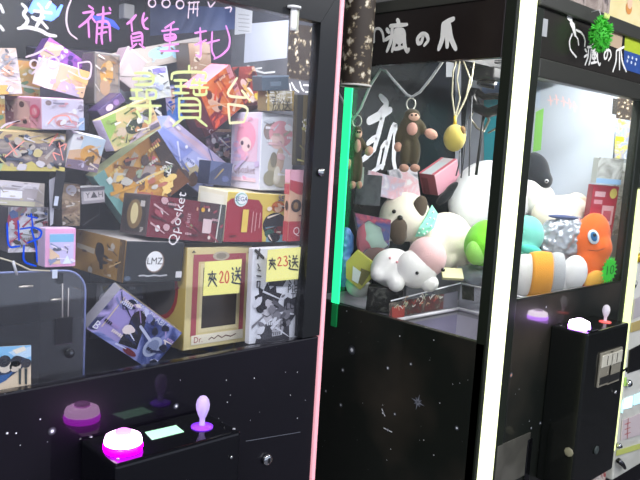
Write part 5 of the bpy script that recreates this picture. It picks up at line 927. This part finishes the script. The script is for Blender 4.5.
# --- white, orange and grey pillow plush
T = Toy('plush_cushion', atY(541,274,1.15), (541,274), 'white, orange and grey banded plush at the bottom of the front window', 'plush toy')
T.soft('body', [(524,275,.01,15,.04,22),(541,274,0,22,.045,23),(556,277,.012,18,.042,20)], 0xECEBE8)
def band(T, x0, x1, c, name, y, rz, rd, d):
    mb = MB(); prof = []
    for i in range(9):
        t = i/8; x = x0+(x1-x0)*t; prof.append((1, (x-T.px[0])*T.k))
    N = 28; vs = []; fs = []
    for i, (q, xx) in enumerate(prof):
        u = (i/8-.5)*2; k = 1-.05*u*u
        for j in range(N): a = 2*math.pi*j/N; vs.append((xx, d+rd*k*math.sin(a), -(y-T.px[1]-.0606*xx/T.k)*T.k+rz*k*T.k*math.cos(a)))
    for i in range(8):
        for j in range(N): fs.append((i*N+j, i*N+(j+1)%N, (i+1)*N+(j+1)%N, (i+1)*N+j))
    fs += [tuple(range(N))[::-1], tuple(8*N+j for j in range(N))]
    mb.add(vs, fs, plushmat(c), True); o = mb.build(name, T.root, (0,0,0)); o['label'] = name.replace('_',' '); return o
band(T, 529, 549, 0xE8A03A, 'orange_band', 275, 24.2, .0475, 0); band(T, 549.5, 561, 0xB4B6B8, 'grey_band', 275.5, 23.6, .0468, .002)
T.soft('snout', [(574,273,-.012,13,.03,18,.1)], 0xEDECEA)
# --- silver wrapped bag
def crumple(o, s=.006, sc=60):
    me = o.data; from mathutils import noise
    for v in me.vertices:
        v.co += v.normal*noise.noise(v.co*sc)*s
T = Toy('gift_bag', atY(563,238,1.165), (563,238), 'silver crinkled plastic bag resting on the banded plush', 'gift bag', None)
o = T.soft('wrap', [(563,238,0,22,.028,22),(551,238,0,12,.025,20),(574,236,0,12,.025,21)], 0, .005, mt=mat(0xB9BFC6,.22,.45)); crumple(o, .007, 55); crumple(o, .004, 120)
T.soft('print_band', [(563,217,-.022,15,.008,2.2,.02)], 0x5A6488)
# --- orange plush
T = Toy('plush_animal', atY(592,252,1.085), (592,252), 'bright orange plush with a blue and white eye and yellow belly', 'plush toy')
T.soft('body', [(592,238,.008,18,.042,26,.1),(591,264,.012,16,.042,26),(598,248,.0,14,.04,16)], 0xEE6E2E)
T.soft('belly', [(596,282,-.024,11,.02,12,.5)], 0xE9B04A, lab='yellow belly')
T.soft('eye', [(593.5,237,-.037,5.5,.008,7.5,-.4)], 0xDCE9F2, .004); T.soft('iris', [(594,236.5,-.0445,3.2,.004,5,-.4)], 0x3A78B0); T.eye(594.5,235,1.7,-.048)
mb = MB(); mb.tube([T.at(588,250,-.040),T.at(597,251,-.045),T.at(606,248,-.036)], .0012, mat(0x7A2E1A,.7), 6); mb.build('mouth', T.root, (0,0,0))
# --- red box on the right
def plainbox(name, P, q, d, Yp, label, cat, cols, dec=None, group=None, rot=None, dims=None):
    """carton given by its middle, size and turn"""
    BOX['tmp'] = (tuple(Vector(P)-Vector((0,0,H))), tuple(rot), tuple(dims)); return carton('tmp', name, label, cat, cols, dec, group=group)
def axes(yaw, pitch=0., roll=0.):
    """right, up, outward axes of a box turned yaw about z (0 = facing the aisle)"""
    Rm = Matrix.Rotation(yaw,3,'Z') @ Matrix.Rotation(pitch,3,'X') @ Matrix.Rotation(roll,3,'Y')
    return tuple(Rm @ Vector((1,0,0)))+tuple(Rm @ Vector((0,0,1)))+tuple(Rm @ Vector((0,-1,0)))
plainbox('toy_box', atY(600,211,1.098), 0, 0, 0, 'red box with pale print leaning at the right side of the front window', 'toy box', {'F':0xB43A4A,'O':0x8A2A38}, {'F':[('r',.1,.78,.5,.88,0xE8B9C0),('r',.1,.64,.42,.72,0xE0A0AA),('r',.45,.25,.9,.62,0xE3B0B6),('r',.52,.32,.82,.52,0xC4606C),('e',.8,.86,.14,.1,0xD8C86A)]}, None, axes(-.5,.04,.02), (.10,.175,.03))
plainbox('toy_box', atY(607,171,1.085), 0, 0, 0, 'clear and grey blister pack with a blue strip above the red box', 'toy box', {'F':0xB4B6AE,'O':0xA8ACA8}, {'F':[('r',0,0,1,1,art([0x8E8E86,0xBFC2BC,0xD8DAD6],20,31,.2)),('r',0,0,1,.2,0x9AC0E4)]}, None, axes(-.5,0,.02), (.095,.085,.03))
# --- neon starburst price card
def burst(P, R, n, col, spikes=18, dep=.002):
    mb = MB(); n = Vector(n).normalized(); a = Vector((0,0,1)).cross(n).normalized(); b = n.cross(a); pts = []
    for i in range(spikes*2):
        r = R*(1. if i % 2 == 0 else .7); t = math.pi*i/spikes; pts.append(Vector(P)+a*r*math.cos(t)*1.25+b*r*math.sin(t))
    N = len(pts); bk = [p-n*dep for p in pts]
    mb.add(pts+bk, [tuple(range(N)), tuple(range(2*N-1,N-1,-1))]+[(i,N+i,N+(i+1)%N,(i+1)%N) for i in range(N)], mat(col,.5)); return mb
P = atY(609.5,270.5,1.0135); mb = burst(P, .046, nY, 0x3FDC3C)
o = tag(mb.build('price_card'), 'neon green starburst price card inside the front window beside the orange plush', 'price card')
tb = MB(); vs, fs = glyphs('10'); tb.add([P+nY*.0006+Vector((x*.07,0,y*.045)) for x,y,_ in vs], fs, mat(0x1E6A24,.5)); tb.build('number', o)
# --- green spiky ball on the header
P = atY(601,34,.95); k = 1/ppm(P)
T = thing('spiky_ball', P, 'neon green spiky rubber ball hanging on the black header of the middle machine', 'toy ball')
mb = MB(); gm = mat(0x4CC23E,.55,0,0,.3); mb.ball(P, (10*k,.02,15*k), gm, None, 20, 14); random.seed(5)
for i in range(260):
    u = random.uniform(-1,1); t = random.uniform(0,2*math.pi); s = math.sqrt(1-u*u); d = Vector((s*math.cos(t), s*math.sin(t), u))
    q = P+Vector((d.x*10*k, d.y*.02, d.z*15*k)); e = q+Vector((d.x*.012, d.y*.012, d.z*.010)); mb.tube([q, e], [.0028,.0008], gm, 5)
mb.build('body', T)
mb = MB()
for dx in (-.01,-.003,.004,.011): mb.tube([P+Vector((dx,-.01,.040)), P+Vector((dx*1.4,-.012,.054))], [.0035,.0012], mat(0xE2EE8A,.5), 6)
mb.build('tuft', T)['label'] = 'pale yellow tuft'
mb = MB(); mb.tube([P+Vector((0,0,.035)), P+Vector((0,.012,.065)), P+Vector((0,.034,.062))], .0012, mat(0xDADADA,.4), 6); mb.build('cord', T)
# --- left end of machine B: bagged toy, lime container, black patterned box, blue bag
T = Toy('gift_bag', atX(372,240,1.70), (372,240), 'clear bag holding a red and mint toy with a blue header card', 'gift bag', None)
mb = MB(); q = [T.at(353,212,0),T.at(391,220,0),T.at(388,268,-.01),T.at(362,262,-.01)]; b = [v+Vector((0,.035,0)) for v in q]
mb.add(q+b, [(0,3,2,1),(4,5,6,7),(0,1,5,4),(1,2,6,5),(2,3,7,6),(3,0,4,7)], clear((.97,.97,.98), .05, .10)); mb.build('clear_wrap', T.root, (0,0,0))
T.soft('toy_body', [(373,230,.016,12,.012,10),(376,241,.016,14,.012,9)], 0xBFD8CC, .004, 'mint toy'); T.soft('toy_base', [(362,238,.018,6,.011,16),(368,243,.018,8,.011,7)], 0xC4566A, .004, 'red toy part'); T.soft('toy_shoe', [(377,257,.016,14,.012,10)], 0x7A544A, .004)
mb = MB(); q = [T.at(355,213,-.0012),T.at(391,220,-.0012),T.at(389,246,-.002),T.at(384,240,-.002),T.at(381,228,-.0016),T.at(368,220,-.0014),T.at(358,228,-.0014)]; b = [v+Vector((0,.001,0)) for v in q]; n = len(q)
mb.add(q+b, [tuple(range(n)), tuple(range(2*n-1,n-1,-1))]+[(i,n+i,n+(i+1)%n,(i+1)%n) for i in range(n)], art([0xD85A60,0x8A3A5A,0x38407E,0x2C3A84], 14, 33, .3)); mb.build('header_card', T.root, (0,0,0))
T = Toy('snack_tub', atX(358,276,1.625), (358,276), 'clear tub with a yellow green hexagonal lid at the lower left corner', 'tub', None)
mb = MB(); pts = [(357,250),(372,262),(374,276),(360,290),(346,278),(346,262)]; f = [T.at(x,y,-.02) for x,y in pts]; g = [v+Vector((.004,.022,0)) for v in f]; n = 6
mb.add(f+g, [tuple(range(n)), tuple(range(2*n-1,n-1,-1))]+[(i,n+i,n+(i+1)%n,(i+1)%n) for i in range(n)], mat(0xB9B848,.3)); mb.poly([T.at(x,y,-.0215) for x,y in [(361,268),(371,272),(362,286),(358,282)]], mat(0x6E6A2C,.3)); mb.build('lid', T.root, (0,0,0))['label'] = 'yellow green lid'
T.soft('tub_body', [(359,288,.022,13,.03,10),(357,284,.03,12,.03,12)], 0, .004, mt=mat(0xC9CCC6,.2)); mb = MB(); mb.poly([T.at(x,y,-.0225) for x,y in [(353,266),(361,272),(358,284),(352,280)]], mat(0xD9E6E2,.4)); mb.build('tub_label', T.root, (0,0,0))
plainbox('toy_box', atX(385,298,1.665)+Vector((0,0,-.002)), 0, 0, 0, 'black box with grey speckles under the pink and white plush', 'toy box', {'F':art([0x1A1B1A,0x262826,0x6E7068],34,35,.35),'O':0x2A2C2A,'T':0x3A3C38}, None, None, axes(-.9,0,.03), (.11,.075,.06))
T = Toy('gift_bag', atX(346,258,1.665), (346,258), 'shiny blue bag behind the green reflection strip', 'gift bag', None)
o = T.soft('wrap', [(346,244,0,8,.02,18),(344,268,.0,9,.02,20)], 0, .005, mt=mat(0x5A86D0,.3,.1)); crumple(o, .005, 60)
# --- pale things behind the dog: pink gift box, paper packs, grey bags
plainbox('gift_box', Vector((2.149,1.632,-.063+H)), 0, 0, 0, 'pink box with a white topped lid behind the plush dog', 'gift box', {'F':0xEFB4C4,'L':0xB4636C,'T':0xEFE8EC,'O':0xE8A8B4}, {'T':[('r',0,0,1,.2,0xF08090),('r',0,.85,1,1,0xF08090),('r',.0,.2,.7,.8,0xE8F2F6)],'L':[('r',.1,.0,.5,.8,0x8A4A4E)],'F':[('r',0,.93,1,1,0xF4CAD4)]}, None, (0.8997, -0.0011, 0.4364, -0.4361, -0.0422, 0.8989, 0.0175, -0.9991, -0.0384), (.143,.084,.072))
plainbox('card_pack', atX(368,190,1.72), 0, 0, 0, 'dark grey pack standing behind the clear bag', 'card pack', {'F':art([0x3A3C40,0x55585C,0x24262A],12,36,.3),'O':0x2A2C30}, None, None, axes(-.7,0,.02), (.085,.10,.02))
plainbox('card_pack', atX(384,186,1.80), 0, 0, 0, 'pink and white pack standing on the dark grey pack', 'card pack', {'F':art([0xE6DCE8,0xE4B4C0,0xC9C4D8,0xF0ECF2],16,37,.3),'O':0xD8C8D0}, None, None, axes(-.7,-.1,.2), (.13,.075,.02))
plainbox('card_pack', atX(404,184,1.92), 0, 0, 0, 'white pack with pink curls right of the pink and white pack', 'card pack', {'F':art([0xF0EEF4,0xE9B9C6,0xE6E2EC,0x8A8C9A],13,38,.3),'O':0xD8D4DC}, None, None, axes(-.7,0,-.2), (.10,.11,.02))
plainbox('card_pack', atX(358,176,1.66), 0, 0, 0, 'pale green tag hanging below the second monkey', 'card pack', {'F':0xA9B9AC,'O':0x9AAA9C}, None, None, axes(-.7,0,0), (.036,.06,.01))
T = Toy('gift_bag', atX(487,279,2.03), (487,280), 'smoky clear plastic bag below the green plush', 'gift bag', None)
o = T.soft('wrap', [(482,277,0,22,.05,9),(494,274,0,14,.05,9),(470,272,.02,16,.04,8)], 0, .006, mt=mat(0x8E949C,.18,.2)); crumple(o, .008, 40)
plainbox('card_pack', atX(452,274,1.88), 0, 0, 0, 'flat pale yellow pack lying between the pink plush and smoky bag', 'card pack', {'F':0xD9D3A4,'O':0xC9C494}, None, None, axes(-.7,-.9,0), (.07,.045,.012))
plainbox('toy_box', Vector((1.99,1.53,PZ+.052)), 0, 0, 0, 'grey box under the plush dog', 'toy box', {'F':0x6A6C72,'O':0x7A7C82}, None, None, axes(-.5,0,0), (.20,.10,.12))
# --- glowing green strip added for a glass reflection and coloured packs behind it
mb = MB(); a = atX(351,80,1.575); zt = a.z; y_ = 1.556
mb.rbox((1.5605,y_-.016,SZ0),(1.5672,y_+.016,TOP-.031), mat(0x2CF59A,.4,0,1.15), .002); o = tag(mb.build('glow_tube'), 'green glowing strip added as a window reflection along the rear edge of the middle machine', 'light tube')
mb = MB(); mb.rbox((1.5605,y_-.012,SZ0-.075),(1.5672,y_+.012,SZ0-.003), mat(0x0E7A40,.4,0,.25), .002); mb.build('reflection_end', o)['label'] = 'dim green lower end of the added reflection'  # dimmer continuation of the reflection on the lower panel, added as glow
# --- claw gantry
T = thing('claw', atX(490,80,2.0), 'dark metal grabbing claw with a black coil hanging under the header', 'claw')
P = atX(489,80,2.0); px = lambda x, y, d=0.: atX(x, y, 2.0+d)
mb = MB(); mb.box((1.60,P.y-.03,Z(.30)),(2.40,P.y+.03,Z(.33)), mat(0x2A2A2C,.4,.5)); mb.build('gantry_rail', T)
mb = MB(); mb.rbox((P.x-.05,P.y-.05,Z(.262)),(P.x+.05,P.y+.05,Z(.30)), mat(0x1E1E20,.4), .006); mb.build('carriage', T)
mb = MB(); mb.lathe((P.x,P.y,P.z-.012), [(.026,0),(.028,.01),(.028,.045),(.018,.055),(.012,.07),(.012,.11)], mat(0x2A2B2E,.3,.3), n=20); mb.build('motor', T)
mb = MB(); pts = [Vector((P.x+.034*math.cos(t),P.y+.034*math.sin(t),P.z-.02+.0022*i)) for i, t in enumerate([j*.5 for j in range(50)])]; mb.tube(pts, .006, mat(0x0E0E10,.3), 6); mb.build('coil_cable', T)
mb = MB(); mb.tube([px(475,88),px(473,98),px(477,108),px(488,113),px(500,109),px(508,99)], .017, mat(0x0E0E10,.3), 8); mb.tube([px(477,92),px(484,97),px(496,96),px(507,98)], .011, mat(0x0E0E10,.3), 8); mb.build('collar', T)
for st in ([px(474,109),px(470,118),px(477,128),px(484,132)], [px(500,108),px(503,116),px(499,127),px(488,133)], [px(486,112),px(489,120),px(484,131,.03)]):
    mb = MB(); mb.tube(st, [.005,.0045,.004,.003], mat(0x9A9484,.3,.6), 8); mb.build('prong', T)
mb = MB(); mb.tube([px(484,114),px(480,145),px(476,175)], .005, mat(0x26282A,.4), 8); mb.build('probe_rod', T)
mb = MB(); c = px(494.5,83); mb.ball(c, .008, WHITE, None, 12, 8); mb.build('cap', T)['label'] = 'white cap'
# --- clear hanging tube with keyrings
X0 = 1.615; tx = lambda x, y, d=0.: atX(x, y, X0+d)
cl = mat(0xE9EBEE, .15, 0, 0, .6, 1, .45)
mb = MB(); mb.tube([tx(*p) for p in [(338,92),(345,105),(354,119),(361,108),(370,86),(381,69),(386,71),(396,83),(407,95),(412,97),(420,92),(432,77),(445,58)]], .0042, cl, 8)
SW = tag(mb.build('clear_tube'), 'clear plastic tube swagged along the left window of the middle machine', 'tube')
def monkey(P0, px0, label, rootname='plush_monkey', squash=1.):
    T = Toy(rootname, P0, px0, label, 'plush monkey', 'plush monkey keyrings on the clear tube')
    X, Y = px0
    f = lambda x, y: (X+(x-411)*squash, Y+(y-133))
    def S(n, L, c, **kw): return T.soft(n, [(*f(b[0],b[1]), *b[2:3], b[3]*squash, b[4], b[5], *b[6:]) for b in L], c, kw.get('vox', .004), kw.get('lab'))
    S('body', [(410,129,0,11,.022,15),(412,116,0,8.5,.022,7.5),(400,133,0,4,.012,13,.25),(421,127,-.004,5,.012,9,-.6),(405,153,0,5.5,.016,15),(415,153,0,5.5,.016,15)], 0x4C4534)
    S('face', [(414,117,-.019,5.5,.009,4)], 0xDDB29C); S('belly', [(412,129,-.018,5.5,.010,6.5)], 0xC9988C, lab='pink belly')
    S('hand', [(398,147,-.002,4,.011,5)], 0xCFA08C); S('hand', [(431,134,-.008,7,.012,5,.4)], 0xD8A694)
    S('foot', [(404,168,-.006,5,.013,4)], 0xB48A78); S('foot', [(415,168,-.006,5,.013,4)], 0xB48A78)
    x, y = f(412,115); T.eye(x, y, 1.1, -.028); x, y = f(416,115); T.eye(x, y, 1.1, -.028)
    mb = MB(); x, y = f(411,104); rr = 4.5*T.k; c = T.at(x, y, 0); mb.tube([c+Vector((rr*math.cos(2*math.pi*i/16), 0, 1.3*rr*math.sin(2*math.pi*i/16))) for i in range(16)], .0022, mat(0xD9D6CC,.3,.4), 6, closed=True); mb.build('ring', T.root, (0,0,0))
    return T
monkey(atX(411,133,X0+.022), (411,133), 'brown plush monkey with a pink belly hanging from the lowest dip of the clear tube')
monkey(atX(357,150,X0+.02), (357,150), 'second brown plush monkey half hidden beside the green reflection strip', squash=.6)
# --- yellow plush ball on cords
T = Toy('plush_ball', atX(455,138,1.74), (455,138), 'yellow plush ball hanging on cords beside the claw', 'plush toy', 'hanging plush charms')
T.soft('body', [(454.5,138,0,11,.035,13.5)], 0xD8C468); T.soft('patch', [(462,131,-.016,3.5,.014,5)], 0x8A6A44, lab='brown patch')
mb = MB(); tp_ = T.at(455,124,0)
for st in ([(455,118),(452,95),(453,72),(457,58)], [(456,118),(463,104),(471,84),(474,62)], [(455,118),(460,98),(457,80),(460,60)], [(457,116),(466,98),(470,78),(463,60)]): mb.tube([tp_]+[T.at(x,y,0) for x,y in st], [.003]+[.0028]*4, mat(0xCFC9AE,.25,0,0,.5,1,.2), 6)
mb.build('cord', T.root, (0,0,0)); mb = MB(); mb.tube([T.at(455,126,0),T.at(455,116,0)], .005, mat(0xD8B838,.5), 8); mb.build('loop', T.root, (0,0,0))
# tail cords below
mb = MB()
for st in ([(460,151),(459,164),(456,176)], [(467,120),(465,150),(461,178)], [(472,96),(470,140),(469,176)]): mb.tube([T.at(x,y,.03) for x,y in st], .0022, mat(0x4A4C50,.4), 6)
mb.build('tail_cord', T.root, (0,0,0))
# --- floral hanging tube between the machines, coloured packs behind
P = atX(357,60,1.30); k = 1/ppm(P)
zb = atX(357,86,1.30).z
T = thing('hanging_lantern', (P.x,P.y,zb), 'brown floral printed tube hanging between the left and middle machines', 'hanging lantern')
mb = MB(); mb.lathe((P.x,P.y,zb), [(14.6*k,0),(15*k,.004),(15*k,.62),(14.6*k,.624)], floral(.4, 42), n=32); mb.build('shade', T)
mb = MB(); mb.tube([Vector((P.x+15.2*k*math.cos(2*math.pi*i/32),P.y+15.2*k*math.sin(2*math.pi*i/32),zb+.001)) for i in range(32)], .003, mat(0xDAD6CE,.4), 6, closed=True); mb.build('rim', T)['label'] = 'pale lower rim'
mb = MB(); mb.tube([Vector((P.x,P.y,zb+.62)),Vector((P.x,P.y,2.75))], .003, mat(0x2A2A2A,.5), 6); mb.build('cord', T)
# --- things on top of machine B
def topbox(name, a, b, mt, label, cat):
    mb = MB(); mb.rbox(a, b, mt, .004); return tag(mb.build(name), label, cat)
topbox('carton', (1.63,1.05,TOP+.001), (1.80,1.30,TOP+.16), art([0x6A6A3A,0x85844A,0x5A5A34],8,41,.5), 'olive carton standing on top of the middle machine above the side lettering', 'carton')
topbox('carton', (1.83,1.03,TOP+.006), (2.12,1.25,TOP+.16), art([0x6A5A55,0x8F7F76,0xB4A49A,0x55484A],14,42,.5), 'brown mottled carton on top of the middle machine above the claw drawing', 'carton')
mb = MB(); a = atY(606,0,1.06); mb.rbox((2.13,1.05,TOP+.006),(2.44,1.062,TOP+.24), art([0xE9D79A,0xF0E0AE,0xDFC27A],5,43,.5), .002)
o = tag(mb.build('poster'), 'yellow poster board standing on top of the middle machine at the right', 'poster'); mb = MB(); mb.disc(atY(629,8,1.049), .022, mat(0xE0954A,.5), nY, 16, .02); mb.disc(atY(630,3,1.0485), .018, mat(0xEDC9A8,.5), nY, 16); mb.build('printed_motif', o)
# --- small red and white box on the floor beneath control box
mb = MB(); p = atY(592,476,.965); mb.rbox((p.x-.05,.94,.0),(p.x+.05,.99,p.z+.02), art([0xA84A44,0xD8D2C8,0x8A3A34],26,44,.4), .004); tag(mb.build('carton'), 'small red and white carton on the floor below the coin slots', 'carton')
# --- lights inside the machines: tubes under the headers
def tubelamp(x0, x1, y, z, label, power, col=(1,1,1), e=8.):
    t = thing('glow_tube', ((x0+x1)/2, y, z), label, 'light tube')
    mb = MB(); mb.tube([(x0,y,z),(x1,y,z)], .010, mat(0xF4F8FF,.4,0,e), 10); mb.build('tube', t)
    mb = MB(); mb.rbox((x0-.01,y-.014,z+.010),(x1+.01,y+.014,z+.024), mat(0xCFCFCF,.4), .003); mb.build('holder', t)
    area('case_light', ((x0+x1)/2, y+.02, z-.014), ((x0+x1)/2, y+.28, z-.7), x1-x0, .05, power, col)
tubelamp(.20, .90, 1.06, Z(.40), 'white light tube under the header of the left machine', LA, (.96,.97,1))
tubelamp(1.72, 2.34, 1.06, Z(.385), 'white light tube under the header of the middle machine', LB, (1,1,.97))
# ------------------------------------------------------------------ view
SC.view_settings.view_transform = 'Standard'; SC.view_settings.look = 'None'; SC.view_settings.exposure = EXPO; SC.view_settings.gamma = 1; SC.view_settings.use_curve_mapping = False
